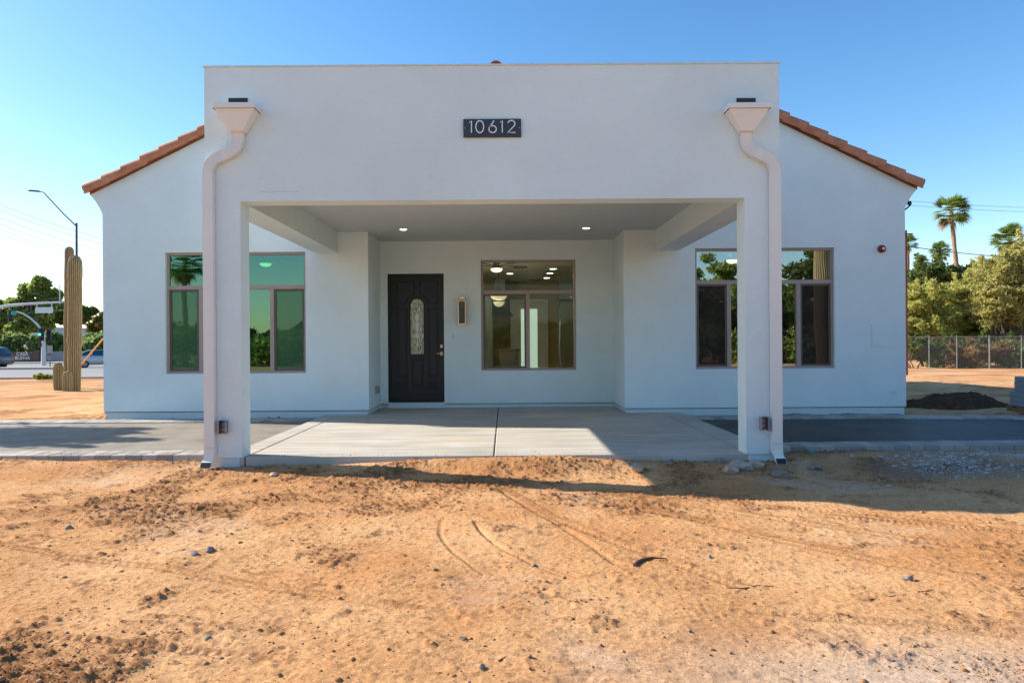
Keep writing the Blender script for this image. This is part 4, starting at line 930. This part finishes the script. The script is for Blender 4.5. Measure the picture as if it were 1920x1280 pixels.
# right, beyond the fence
def rt(name,label,pxc,Y_,els,n,size,lm,seed,**kw):
    global gzL
    g0=gzL; gzL=terrain(Y_); a=X(pxc,Y_,600); tree(name,label,'tree' if 'tree' in name else 'bush',(a,Y_,gzL),[E(px,py,rx,ry,Y_,a) for px,py,rx,ry in els],n,size,lm,seed,**kw); gzL=g0
rt('dark_tree','dense dark green tree just right of the house under the palms',1745,48,[(1740,532,36,22),(1775,540,34,22),(1712,545,20,20),(1840,535,40,20)],26000,.12,LM['dark'],11,clump=.6,nclump=140,trunk_r=.15,shell=.25)
rt('palo_verde_tree','pale yellow-green palo verde tree next to the house corner behind the fence',1735,39,[(1730,575,40,44),(1750,625,48,40),(1706,620,24,62)],42000,.07,LM['pv'],12,clump=.42,nclump=260,trunk_r=.06,forks=3,asp=3.,shell=.25,nl=14)
rt('palo_verde_tree','broad pale green palo verde tree in the middle behind the fence',1820,40,[(1815,575,42,42),(1830,630,58,42),(1795,610,30,44)],42000,.07,LM['pv'],13,clump=.44,nclump=280,trunk_r=.06,forks=3,asp=3.,shell=.25,nl=14)
rt('mesquite_tree','largest spreading mesquite tree with dark twisted limbs at the right edge',1885,37,[(1895,525,50,46),(1875,580,50,46),(1925,590,40,70),(1935,500,30,30)],48000,.07,LM['mesq'],14,clump=.45,nclump=300,trunk_r=.08,forks=4,asp=3.,shell=.25,nl=20)
rt('palo_verde_tree','tall loose palo verde tree between the dark tree and the big mesquite',1830,43,[(1858,545,44,32),(1790,592,40,26),(1885,505,30,20)],26000,.075,LM['pv'],19,clump=.5,nclump=220,trunk_r=.07,forks=3,asp=3.,shell=.25,nl=24)
rt('dry_bush','dry brown tangled bush behind the middle of the chain link fence',1818,34.5,[(1815,672,40,14),(1855,668,26,14)],6000,.06,LM['dry'],15,clump=.3,nclump=30,trunk_r=.03,forks=4,asp=6.,shell=.1,nl=12)
rt('creosote_bush','low dark green bush between fence and house corner',1715,34.6,[(1712,655,16,28),(1735,665,22,22)],7000,.06,LM['dark'],16,clump=.35,nclump=30,trunk_r=.03,forks=4,asp=3.,shell=.2,nl=10)
rt('creosote_bush','wide shadowy green undergrowth filling the gap behind the whole fence',1800,36,[(1740,670,40,22),(1800,665,50,26),(1860,668,50,24),(1920,665,50,26)],20000,.06,LM['dark'],18,clump=.4,nclump=90,trunk_r=.03,forks=6,asp=3.,shell=.2,nl=30)
rt('brittle_bush','light green low bush behind the right end of the chain link fence',1890,34.6,[(1885,675,24,14),(1915,670,16,16)],6000,.06,LM['hedge'],17,clump=.3,nclump=26,trunk_r=.03,forks=3,asp=2.5,shell=.2,nl=10)
# fan palms
def palm(label,px,pyc,Y_,crown_px,base_px=None,seed=0,nf=56,grp='fan palms',loc=None,ztop=None,crown=None):
    rs = random.Random(seed); g0 = terrain(Y_)
    if loc is None: cx,cz = X(px,Y_,pyc),Zh(px,pyc,Y_); bx_ = X(base_px or px,Y_,600); cr = crown_px/2*Y_/F
    else: cx,cz = loc[0],ztop; bx_=cx; cr=crown
    t = thing('palm_tree',label,'palm tree',(bx_,Y_,g0),grp)
    pts=[(bx_+(cx-bx_)*(u**1.2),Y_,g0-.2+(cz-g0+.2)*u) for u in np.linspace(0,1,14)]
    MB().tube(pts,[.12+.05*(1-u)+(.03 if i%2 else 0) for i,u in enumerate(np.linspace(0,1,14))],10).build('trunk','palmbark',t,smooth=True)
    V=[];Fc=[]; dV=[];dF=[]
    for i in range(nf+3):
        dry = i>=nf; az=rs.uniform(0,2*math.pi); el = math.asin(rs.uniform(-.6,1.0)) if not dry else R(rs.uniform(-85,-50))
        L = cr*rs.uniform(.42,.55); d = Vector((math.cos(az)*math.cos(el),math.sin(az)*math.cos(el),math.sin(el))); p0 = Vector((cx,Y_,cz)); hub = p0+d*L*.9 + Vector((0,0,.05*L))
        VV,FF = (dV,dF) if dry else (V,Fc); side = d.cross(Vector((0,0,1))).normalized(); up = side.cross(d)
        def quad(a,b,w): 
            n_=len(VV); s_=side*w if abs((b-a).normalized().dot(side))<.7 else d*w
            VV.extend([tuple(a-s_),tuple(a+s_),tuple(b+s_*.2),tuple(b-s_*.2)]); FF.append((n_,n_+1,n_+2,n_+3))
        quad(p0,hub,.018*cr/1.4)
        for j in range(17):
            fa = R(-80+160*j/16); bd_ = (d*math.cos(fa)+side*math.sin(fa)).normalized(); ln = cr*rs.uniform(.40,.52)*(1-.25*abs(fa)/1.7)
            m_ = hub+bd_*ln*.6+up*.03; e = hub+bd_*ln-Vector((0,0,ln*.16)); quad(hub,m_,.018*cr/1.4); n_=len(VV); s_=side.cross(bd_); wv_=bd_.cross(up).normalized()*.026*cr/1.4
            VV.extend([tuple(hub+(m_-hub)*.3-wv_),tuple(hub+(m_-hub)*.3+wv_),tuple(m_+wv_),tuple(m_-wv_),tuple(e)]); FF.append((n_,n_+1,n_+2,n_+3)); FF.append((n_+3,n_+2,n_+4,n_+4))
    def mk(name,VV,FF,m_):
        mb=MB(); mb.v=VV; mb.f=[f if f[-1]!=f[-2] else f[:3] for f in FF]
        me=bpy.data.meshes.new(name); ov=Vector(t.location); me.from_pydata([tuple(Vector(p)-ov) for p in VV],[],mb.f); me.materials.append(m_); o=bpy.data.objects.new(name,me); C.objects.link(o); o.parent=t
    mk('fronds',V,Fc,LM['palm']); mk('dry_skirt',dV,dF,LM['dry'])
palm('tall fan palm with a leaning bare trunk right of the house',1783,398,52,88,1808,1)
palm('fan palm crown cropped by the right edge of the photo',1893,450,56,84,1896,2)
palm('small fan palm crown behind the leaning palm, left of its trunk',1764,472,70,52,1764,3)
palm('fan palm crown half hidden by the house wall',1702,458,62,48,1702,4)
palm('low fan palm crown rising over the dark tree beside the house',1727,492,60,40,1727,5)

# saguaros
def sagmat():
    m = bpy.data.materials.new('saguaro_skin'); m.use_nodes=True; n=m.node_tree; b=n.nodes['Principled BSDF']; b.inputs['Roughness'].default_value=.8
    at_=n.nodes.new('ShaderNodeAttribute'); at_.attribute_name='rib'; r=n.nodes.new('ShaderNodeValToRGB'); r.color_ramp.elements[0].color=(.10,.085,.03,1); r.color_ramp.elements[1].color=(.40,.31,.17,1); r.color_ramp.elements[0].position=.2; r.color_ramp.elements[1].position=.95
    n.links.new(at_.outputs['Fac'],r.inputs[0]); tc=n.nodes.new('ShaderNodeTexCoord'); t=n.nodes.new('ShaderNodeTexNoise'); t.inputs['Scale'].default_value=3.5; t.inputs['Detail'].default_value=9; t.inputs['Roughness'].default_value=.75
    n.links.new(tc.outputs['Object'],t.inputs['Vector']); r2=n.nodes.new('ShaderNodeValToRGB'); r2.color_ramp.elements[0].position=.5; r2.color_ramp.elements[1].position=.68; n.links.new(t.outputs['Fac'],r2.inputs[0])
    x_=n.nodes.new('ShaderNodeMix'); x_.data_type='RGBA'; x_.inputs[7].default_value=(.22,.13,.075,1); n.links.new(r2.outputs[0],x_.inputs[0]); n.links.new(r.outputs[0],x_.inputs[6]); n.links.new(x_.outputs[2],b.inputs['Base Color']); return m
M['sag']=sagmat()
def saguaro(label,x_,y_,h,r,lean=0,seed=0,ribs=20,waist=()):
    g0=gh(x_,y_) if y_>0 else terrain(y_); n_=ribs*8; m_=90; rs=np.random.RandomState(seed)
    u=np.linspace(0,1,m_)[:,None]; th=np.linspace(0,2*math.pi,n_,endpoint=False)[None,:]
    prof=r*np.sqrt(np.clip(1-np.clip((u-(1-r*1.3/h))/(r*1.3/h),0,1)**2,0.0001,1))*(.80+.2*np.minimum(1,u/.3)+.0*u)
    for (c_,d_,s_) in waist: prof=prof*(1-d_*np.exp(-((u-c_)/s_)**2))
    prof=prof*(1+.02*np.sin(u*23+seed)+.09*fbm(u*9,u*0+seed*3.1,1.0,3,seed))
    rib=.5+.5*np.cos(th*ribs+.3*np.sin(u*5)); rr=prof*(.88+.12*rib**.8)
    V=np.stack([rr*np.cos(th)+lean*u*h, rr*np.sin(th), (u*h-.08)*np.ones_like(th)],-1).reshape(-1,3)
    ix=np.arange(m_*n_).reshape(m_,n_); q=np.stack([ix[:-1].ravel(),np.roll(ix[:-1],-1,1).ravel(),np.roll(ix[1:],-1,1).ravel(),ix[1:].ravel()],1)
    o=npmesh('saguaro_cactus',V,q,'sag',None,loc=(x_,y_,g0),smooth=True,label=label,category='cactus',group='saguaro cactuses')
    a=o.data.attributes.new('rib','FLOAT','POINT'); a.data.foreach_set('value',(rib*np.ones_like(u)*(.8+.4*rs.rand(m_,n_))).astype(np.float32).ravel()); return o
YC=17.3; zb=terrain(YC)
def sg(label,px,pyb,pyt,wpx,Yc,**kw): saguaro(label,X(px,Yc,650),Yc,Zh(px,pyt,Yc)-terrain(Yc),wpx/2*Yc/F,**kw)
sg('thicker saguaro cactus in front, with a waist at its middle, left of the house',139,728,471,24,17.0,seed=1,waist=((.33,.17,.022),(.39,-.07,.05),(.62,.05,.02),(.8,.04,.03)),lean=.012,ribs=22)
sg('taller slimmer saguaro cactus standing behind the thick one',127,720,455,16,17.9,seed=2,lean=.016,waist=((.30,.10,.05),(.62,.06,.04)))
sg('short stubby young saguaro at the left foot of the tall cactuses',109,718,672,17,17.3,seed=3,lean=0)
sg('smallest round young saguaro against the foot of the thick cactus',126,727,689,17,16.7,seed=4)
# seen only mirrored in the windows
saguaro('massive old saguaro mirrored in the right window',11.15,-3.6,6.5,.23,seed=8)
saguaro('second old saguaro mirrored at the right end of the right window',11.75,-3.9,6.0,.24,seed=9)
palm('fan palm mirrored in the left window',0,0,-18,0,loc=(-18.0,),ztop=5.5,crown=1.7,seed=21)
def back(label,x_,y_,rx,h,seed,lm,n=9000,nm='bush_tree'):
    tree(nm,label,'tree',(x_,y_,terrain(y_)),[(0,0,h*.55,rx,rx*.7,h*.45)],n,.16,lm,seed,clump=.7,nclump=40,trunk_r=.12,grp='trees mirrored in the windows')
for i,(x_,y_,rx,h) in enumerate(((-24,-20,4,2.9),(-17,-22,4,2.6),(-11,-21,3.5,2.5),(-31,-24,5,4.5),(-4,-24,4,3),(4,-24,4,3),(13.6,-24,3,7.0),(19.3,-22,3.6,7.6),(14.5,-19,3,4.6),(26,-22,5,6))):
    back(f'green tree mirrored in the windows, number {ordn[i] if i<7 else ["eighth","ninth","tenth"][i-7]} from the left'.replace('number ',''),x_,y_,rx,h,60+i,LM['dark'] if i%3 else LM['pine'])
cen=[];rad=[];rs=np.random.RandomState(44)
for i in range(150): cen.append((rs.uniform(-34,26),rs.uniform(-.8,.8),rs.uniform(.2,1.9))); rad.append((1.0,.8,.75))
t=thing('thicket','long green thicket across the yard, mirrored low in the windows','thicket',(0,-17.5,terrain(-17))); V,q=leaves(cen,rad,42000,.15,rs,2.2,.5); npmesh('foliage',V,q,LM['pine'],t)
# tree off to the left whose shade falls on the drive
tree('mesquite_tree','mesquite tree beyond the left edge shading the driveway','tree',(-12.8,10.3,-.05),[(0,-.3,3.8,1.5,1.0,.7),(1.0,-.9,3.3,.9,.7,.4)],14000,.07,LM['mesq'],71,clump=.35,nclump=60,trunk_r=.12,forks=2,asp=3,shell=.3)
# weeds by the kerb
rs=np.random.RandomState(9); cen=[(rs.uniform(-.5,.5),rs.uniform(-.2,.2),.08) for _ in range(12)]
t=thing('weeds','low yellow-green weeds growing along the kerb left of the cactuses','weeds',(X(95,25.4,700),25.4,terrain(25.4))); V,q=leaves(cen,[(.07,.07,.05)]*12,1500,.04,rs,4,.1); npmesh('foliage',V,q,LM['grass'],t)

# ------------------------------------------------------------------ street on the left
def zt_(y): return terrain(y)
yr=[26.6,33,40,50,60,75.4]; 
def sheet(name,m,x0,x1,ys,off):
    mb=MB(); v=[];f=[]
    for i,y_ in enumerate(ys): v+=[(x0,y_,zt_(y_)+off),(x1,y_,zt_(y_)+off)]
    for i in range(len(ys)-1): f.append((2*i,2*i+1,2*i+3,2*i+2))
    mb.add(v,f); return mb.build(name,m,kind='structure')
sheet('road','road',-160,-11.5,yr,-.05)
MB().box(-160,-11.5,26.3,26.6,-.5,zt_(26.4)+.09).build('kerb','kerb',kind='structure',bevel=.02)
MB().box(-160,-11.5,75.4,75.8,-1.2,zt_(75.6)+.06).build('kerb','kerb',kind='structure')
MB().box(-160,X(113,50,690),50,51.2,-1.2,zt_(50)+.10).build('traffic_island','kerb',kind='structure')
MB().box(-160,-40,75.8,80,-1.2,zt_(77)+.04).build('pavement','kerb',kind='structure')
for i in range(14):
    x_=-100+i*7; MB().box(x_,x_+3,37,37.15,zt_(37.1)-.047,zt_(37.1)-.044).build('road_marking','white',kind='structure')
# sign wall
sx0,sx1 = X(26,79,660),X(64,79,660)
t=thing('sign_wall','brown masonry sign wall reading CASA BUENA in front of the hedge','sign wall',((sx0+sx1)/2,79,-.95))
MB().box(sx0-.4,sx1,79,79.3,-1.1,Zh(45,660,79)).build('wall','signwall',t,bevel=.02); MB().box(sx1+.001,sx1+.6,78.9,79.4,-1.1,Zh(45,657,79)).build('pier','signwall',t)
def text(s_,x_,y_,z_,size,m_,parent,name='lettering'):
    cu=bpy.data.curves.new('txt','FONT'); cu.body=s_; cu.size=size; cu.extrude=.01; cu.align_x='CENTER'; ob=bpy.data.objects.new('txt',cu); C.objects.link(ob); bpy.context.view_layer.update()
    me=bpy.data.meshes.new_from_object(ob.evaluated_get(bpy.context.evaluated_depsgraph_get())); bpy.data.objects.remove(ob); bpy.data.curves.remove(cu)
    me.materials.clear(); me.materials.append(M[m_]); me.transform(Matrix.Translation(Vector((x_,y_,z_))-worg(parent)) @ Matrix.Rotation(R(90),4,'X')); me.name=name
    o=bpy.data.objects.new(name,me); C.objects.link(o); o.parent=parent; return o
text('CASA',X(42,79),78.97,Zh(42,666.5,79),.55,'white',t); text('BUENA',X(42,79),78.97,Zh(42,674,79),.55,'white',t)
MB().box(X(66,80),-44,80,80.2,-1.1,Zh(110,659,80)).build('garden_wall',mat('grey_wall',(.24,.25,.27),.9),None,org=(X(66,80),80,-1),**P('plain grey low wall between the sign wall and the house corner','wall'))
# traffic signals
def signal(parent,x_,y_,z_,lit=None,back=False,s=1.0):
    h=MB().box(x_-.22*s,x_+.22*s,y_-.02,y_+.2,z_-.62*s,z_+.62*s).build('signal_head','blk',parent,bevel=.03)
    for i in range(3):
        zz=z_+(.38-.38*i)*s; MB().lathe([(.13*s,.0),(.13*s,.10)],(x_,y_-.02,zz),12,'y').build('visor','blk',h)
        MB().lathe([(.12*s,.101),(.06*s,.12)],(x_,y_-.02,zz),12,'y').build('lens','green' if lit==i else 'blk',h)
YS=66; t=thing('traffic_signal','near traffic signal pole with curved arm and green light lit, in front of the hedge','traffic signal',(X(82,YS),YS,zt_(YS)))
px_=X(81.5,YS); z0_=zt_(YS)
MB().tube([(px_,YS,z0_-.2),(px_,YS,Zh(82,622,YS))],[.22,.15],10).build('pole','wpole',t,smooth=True)
MB().tube([at(77,618,YS),at(70,608,YS),at(58,597,YS),at(44,588,YS),at(30,584,YS)],[.11,.10,.09,.08,.07],8).build('mast_arm','wpole',t,smooth=True)
a=at(80,627,YS); signal(t,a[0],YS-.3,a[2],lit=1,s=1.0); a=at(88,628,YS); signal(t,a[0]+.0,YS+.2,a[2],s=.9); a=at(19,592,YS); signal(t,a[0],YS,a[2],s=.95)
MB().box(X(22,YS),X(32,YS),YS-.1,YS-.05,Zh(27,590.5,YS),Zh(27,583,YS)).build('street_sign','teal',t)
MB().box(X(75,YS),X(79,YS),YS-.3,YS-.1,Zh(77,649,YS),Zh(77,642,YS)).build('pedestrian_signal',mat('dark_red',(.10,.02,.02),.5),t)
MB().box(X(57,YS),X(75,YS),YS+.1,YS+.14,Zh(66,628,YS),Zh(66,624,YS)).build('name_blade','wpole',t)
Y2=58; t=thing('traffic_signal','long white mast arm reaching in from the left edge with hanging blank white sign','traffic signal',(X(-40,Y2),Y2,zt_(Y2)))
MB().tube([(X(-40,Y2),Y2,zt_(Y2)-.2),(X(-40,Y2),Y2,Zh(-40,590,Y2))],[.2,.15],10).build('pole','wpole',t,smooth=True)
MB().tube([at(-40,588,Y2),at(-10,578,Y2),at(15,573,Y2),at(50,570,Y2),at(85,568,Y2),at(118,566.5,Y2)],[.15,.14,.13,.11,.09,.07],8).build('mast_arm','wpole',t,smooth=True)
MB().tube([at(112,570,Y2),at(112,533,Y2)],[.05,.04],6).build('antenna','wpole',t); 
MB().box(X(67,Y2),X(100,Y2),Y2-.05,Y2,Zh(84,587,Y2),Zh(84,576,Y2)).build('sign_panel','white',t,bevel=.01)
for p_ in (69,97): MB().tube([at(p_,568,Y2),at(p_,577,Y2)],.04,6).build('hanger','wpole',t)
a=at(52,575,Y2); signal(t,a[0],Y2+.1,a[2],s=.75)
# street lamp
Y3=60; t=thing('street_lamp','tall dark street lamp with long diagonal arm left of the house','street lamp',(X(144,Y3),Y3,zt_(Y3)))
MB().tube([(X(144,Y3),Y3,zt_(Y3)),at(143.5,418,Y3)],[.13,.09],10).build('pole','pole',t,smooth=True)
MB().tube([at(143,424,Y3),at(120,402,Y3),at(92,372,Y3),at(82,361,Y3),at(73,359,Y3)],[.06,.055,.05,.045,.04],8).build('arm','pole',t,smooth=True)
a=at(64,359,Y3); MB().add([(a[0]-.52,Y3-.15,a[2]+.02),(a[0]+.45,Y3-.15,a[2]-.06),(a[0]+.45,Y3+.15,a[2]-.06),(a[0]-.52,Y3+.15,a[2]+.02),(a[0]-.35,Y3-.08,a[2]+.14),(a[0]+.40,Y3-.08,a[2]+.08),(a[0]+.40,Y3+.08,a[2]+.08),(a[0]-.35,Y3+.08,a[2]+.14)],[(0,3,2,1),(4,5,6,7),(0,1,5,4),(1,2,6,5),(2,3,7,6),(3,0,4,7)]).build('lamp_head','pole',t,bevel=.02)
# small road signs
YS2=55; t=thing('road_sign','grey diamond sign on a post under a square plate, on the traffic island','road sign',(X(93.5,YS2),YS2,zt_(YS2)))
xx=X(93.5,YS2); MB().tube([(xx,YS2,zt_(YS2)),(xx,YS2,Zh(93,648,YS2))],.035,6).build('post','rust',t)
MB().box(X(88,YS2),X(99,YS2),YS2-.05,YS2-.03,Zh(93,662,YS2),Zh(93,648,YS2)).build('plate','kerb',t); zc=Zh(93,671,YS2)
MB().prism_y([(xx,zc-.27),(xx+.27,zc),(xx,zc+.27),(xx-.27,zc)],YS2-.07,YS2-.05).build('diamond','galv',t)
# guy wire guard
t=thing('guy_wire','slanting guy wire in an orange plastic guard between cactus and house','guy wire',at(150,686,22))
MB().tube([at(150,686,22),at(194,634,22)],.028,6).build('guard','orange',t); MB().tube([at(194,634,22),at(260,556,22)],.01,5).build('cable','wire',t)
# cars: lofted bodies
def car(label,x_,y_,ang,pm,kind):
    g0=zt_(y_)-.05; t=thing('parked_car' if False else 'car',label,'car',(x_,y_,g0)); L=4.7 if kind=='suv' else 4.6
    hgt_=1.72 if kind=='suv' else 1.47
    if kind=='suv': low=[(-2.35,.35),(-2.38,.75),(-2.3,1.02),(-1.3,1.08),(-.9,1.12),(2.2,1.12),(2.36,.95),(2.38,.4),(2.2,.28),(-2.2,.28)]; top=[(-1.25,1.07),(-.55,1.64),(-.3,1.70),(1.6,1.72),(1.95,1.66),(2.28,1.1)]
    else: low=[(-2.25,.32),(-2.28,.66),(-2.15,.84),(-1.15,.96),(-.9,.98),(1.7,1.02),(2.2,1.0),(2.28,.8),(2.28,.38),(2.1,.26),(-2.1,.26)]; top=[(-1.1,.95),(-.35,1.38),(-.1,1.44),(.9,1.45),(1.2,1.40),(1.95,1.01)]
    c_,s_=math.cos(ang),math.sin(ang)
    def tr(p): return (x_+p[0]*c_-p[1]*s_, y_+p[0]*s_+p[1]*c_, g0+p[2])
    def loft(prof,ws,name,m_,bev=.03):
        mb=MB(); n_=len(prof); v=[]
        for w_,sc_ in ws: v+=[tr((a*sc_,w_ if not callable(w_) else w_(b),b)) for a,b in prof]
        f=[tuple(range(n_)),tuple(reversed(range((len(ws)-1)*n_,len(ws)*n_)))]
        for k in range(len(ws)-1): f+=[(k*n_+i,k*n_+(i+1)%n_,(k+1)*n_+(i+1)%n_,(k+1)*n_+i) for i in range(n_)]
        mb.add(v,f); return mb.build(name,m_,t,bevel=bev,smooth=True)
    loft(low,[(-.88,.97),(-.80,1.0),(.80,1.0),(.88,.97)],'body',pm,.04)
    zb_=top[0][1]; zt2=max(b for a,b in top); taper=lambda s1: (lambda z: s1*(.82-.18*(z-zb_)/(zt2-zb_)))
    loft(top,[(taper(-1),1),(taper(1),1)],'windows','carglass',.03)
    rf=[(a*.97,b+.012) for a,b in top[1:-1]]; rf2=rf+[(a,b-.05) for a,b in rf[::-1]]
    loft(rf2,[(-.64,1),(.64,1)],'roof',pm,.015)
    for a in ((-1.45),(1.4)):
        for sd in (-1,1):
            mb=MB(); n_=20; r_=.34 if kind=='suv' else .31; v=[]
            for w_,rr in ((sd*.70,r_),(sd*.90,r_),(sd*.905,r_*.62)): v+=[tr((a+rr*math.cos(2*math.pi*i/n_),w_,r_+rr*math.sin(2*math.pi*i/n_))) for i in range(n_)]
            f=[(k*n_+i,k*n_+(i+1)%n_,(k+1)*n_+(i+1)%n_,(k+1)*n_+i) for k in range(2) for i in range(n_)]+[tuple(range(n_))]
            mb.add(v,f); W_=mb.build('wheel','tyre',t,smooth=True)
            mb=MB(); v=[tr((a+r_*.6*math.cos(2*math.pi*i/n_),sd*.902,r_+r_*.6*math.sin(2*math.pi*i/n_))) for i in range(n_)]; mb.add(v,[tuple(range(n_))]); mb.build('rim','galv',W_)
    for sd in (-1,1):
        mb=MB(); v=[tr((2.30+dx_,sd*.66+dy_,zb_-.18+dz_)) for dx_ in (-.1,.07) for dy_ in (-.16,.16) for dz_ in (-.09,.12)]
        mb.add(v,[(0,1,3,2),(4,6,7,5),(0,4,5,1),(2,3,7,6),(0,2,6,4),(1,5,7,3)]); mb.build('tail_light','tail',t,bevel=.02)
    pil=MB()
    for a in (-.2,.85):
        for sd in (-1,1): pil.tube([tr((a,sd*.835,zb_)),tr((a+.05,sd*.655,zt2))],.035,6)
    pil.build('pillar',pm,t)
    mb=MB(); v=[tr((2.36,dy_,.45+dz_)) for dy_ in (-.8,.8) for dz_ in (0,.14)]+[tr((2.44,dy_,.45+dz_)) for dy_ in (-.75,.75) for dz_ in (0,.14)]
    mb.add(v,[(0,1,3,2),(4,6,7,5),(0,4,5,1),(2,3,7,6),(0,2,6,4),(1,5,7,3)]); mb.build('bumper',pm,t,bevel=.02)
car('dark blue minivan cut off by the left edge on the street',X(-42,54,680),54,R(180-4)+math.pi,'carb','suv')
car('silver sedan partly hidden by the house corner on the street',X(193,57,680),57,R(180+38),'cars','sedan')
# mountains
hx_=np.linspace(-3500,3500,140); mb=MB(); v=[]; 
hh=60+90*(fbm(hx_,hx_*0,.0011,4,3)+.35)
for i,a in enumerate(hx_): v+=[(a,4200,-5),(a,4300,float(hh[i])),(a,4900,-5)]
f=[]
for i in range(len(hx_)-1): f+=[(3*i,3*i+3,3*i+4,3*i+1),(3*i+1,3*i+4,3*i+5,3*i+2)]
mb.add(v,f).build('hills','hill',kind='structure',smooth=True)
# overhead wires
def wire(p0,p1,Y_,label,sag=.4,r=.016,Y1=None,grp='overhead wires'):
    a=Vector(at(*p0,Y_)); b=Vector(at(*p1,Y1 or Y_)); pts=[a.lerp(b,u)-Vector((0,0,sag*4*u*(1-u))) for u in np.linspace(0,1,16)]
    MB().tube(pts,r,4).build('overhead_wire','wire',None,org=tuple(pts[0]),**P(label,'wire',grp))
lw=[(378,'topmost overhead wire left of the house'),(388,'second overhead wire from the top left of the house'),(402,'third overhead wire from the top left of the house'),(414,'fourth overhead wire from the top left of the house'),(424,'fifth overhead wire from the top left of the house'),(432,'sixth overhead wire from the top left of the house'),(469,'seventh overhead wire, first of the lower pair left of the house'),(475,'eighth overhead wire, second of the lower pair left of the house'),(491,'ninth overhead wire, just under the lower pair left of the house'),(534,'lowest overhead wire left of the house, near the treetops')]
for i,(y0_,lb) in enumerate(lw): wire((-60,y0_-18),(330,y0_+ (100 if i<6 else 60)),52,lb,.5,.013)
wire((1690,376),(2050,392),40,'upper thin wire across the sky right of the house',.1,.010); wire((1690,384),(2050,400),40,'second thin wire just below the upper one right of the house',.1,.010)
wire((1716,464),(2050,486),30,'thick dark cable sagging in front of the palm trunks',.15,.020); wire((1690,521),(2050,540),36,'faint wire in front of the dark tree right of the house',.1,.010)
t=thing('utility_post','thin reddish utility post right against the house wall edge','post',(X(1699,24,600),24,terrain(24)))
MB().tube([(X(1699,24,600),24,terrain(24)),(X(1699,24,600),24,Zh(1699,432,24))],.05,8).build('shaft','rust',t); MB().box(X(1697,24)-.15,X(1701,24)+.2,23.95,24.05,Zh(1699,440,24),Zh(1699,438,24)).build('crossarm','rust',t)

# ------------------------------------------------------------------ chain link fence
YF=33; zf=terrain(YF); ft=zf+1.56; x0_,x1_=X(1690,YF,640),X(2050,YF,640)
t=thing('chain_link_fence','grey chain link fence with steel posts and top rail behind the dirt lot','fence',(x0_,YF,zf))
MB().tube([(x0_,YF,ft),(x1_,YF,ft)],.017,6).build('top_rail','galv',t)
for p_ in (1690,1742,1794,1855,1915,1975,2040): MB().tube([(X(p_,YF),YF,zf-.1),(X(p_,YF),YF,ft+.05)],.030 if p_==1855 else .019,8).build('post','galv',t)
mb=MB(); sp=.075; hgt2=ft-zf-.03; n_=int((x1_-x0_+hgt2)/sp)
V=[];q=[]
for i in range(-int(hgt2/sp)-1,n_+1):
    for sgn in (1,-1):
        a0=x0_+i*sp; pa=(a0,zf+.02) if sgn>0 else (a0,zf+.02+hgt2); pb_=(a0+hgt2,zf+.02+hgt2) if sgn>0 else (a0+hgt2,zf+.02)
        if a0<x0_-.0 or a0+hgt2>x1_: continue
        w_=.0035; k=len(V); V+=[(pa[0]-w_-x0_,sgn*.004,pa[1]-zf),(pa[0]+w_-x0_,sgn*.004,pa[1]-zf),(pb_[0]+w_-x0_,sgn*.004,pb_[1]-zf),(pb_[0]-w_-x0_,sgn*.004,pb_[1]-zf)]; q.append((k,k+1,k+2,k+3))
npmesh('wire_mesh',V,q,'galv',t)
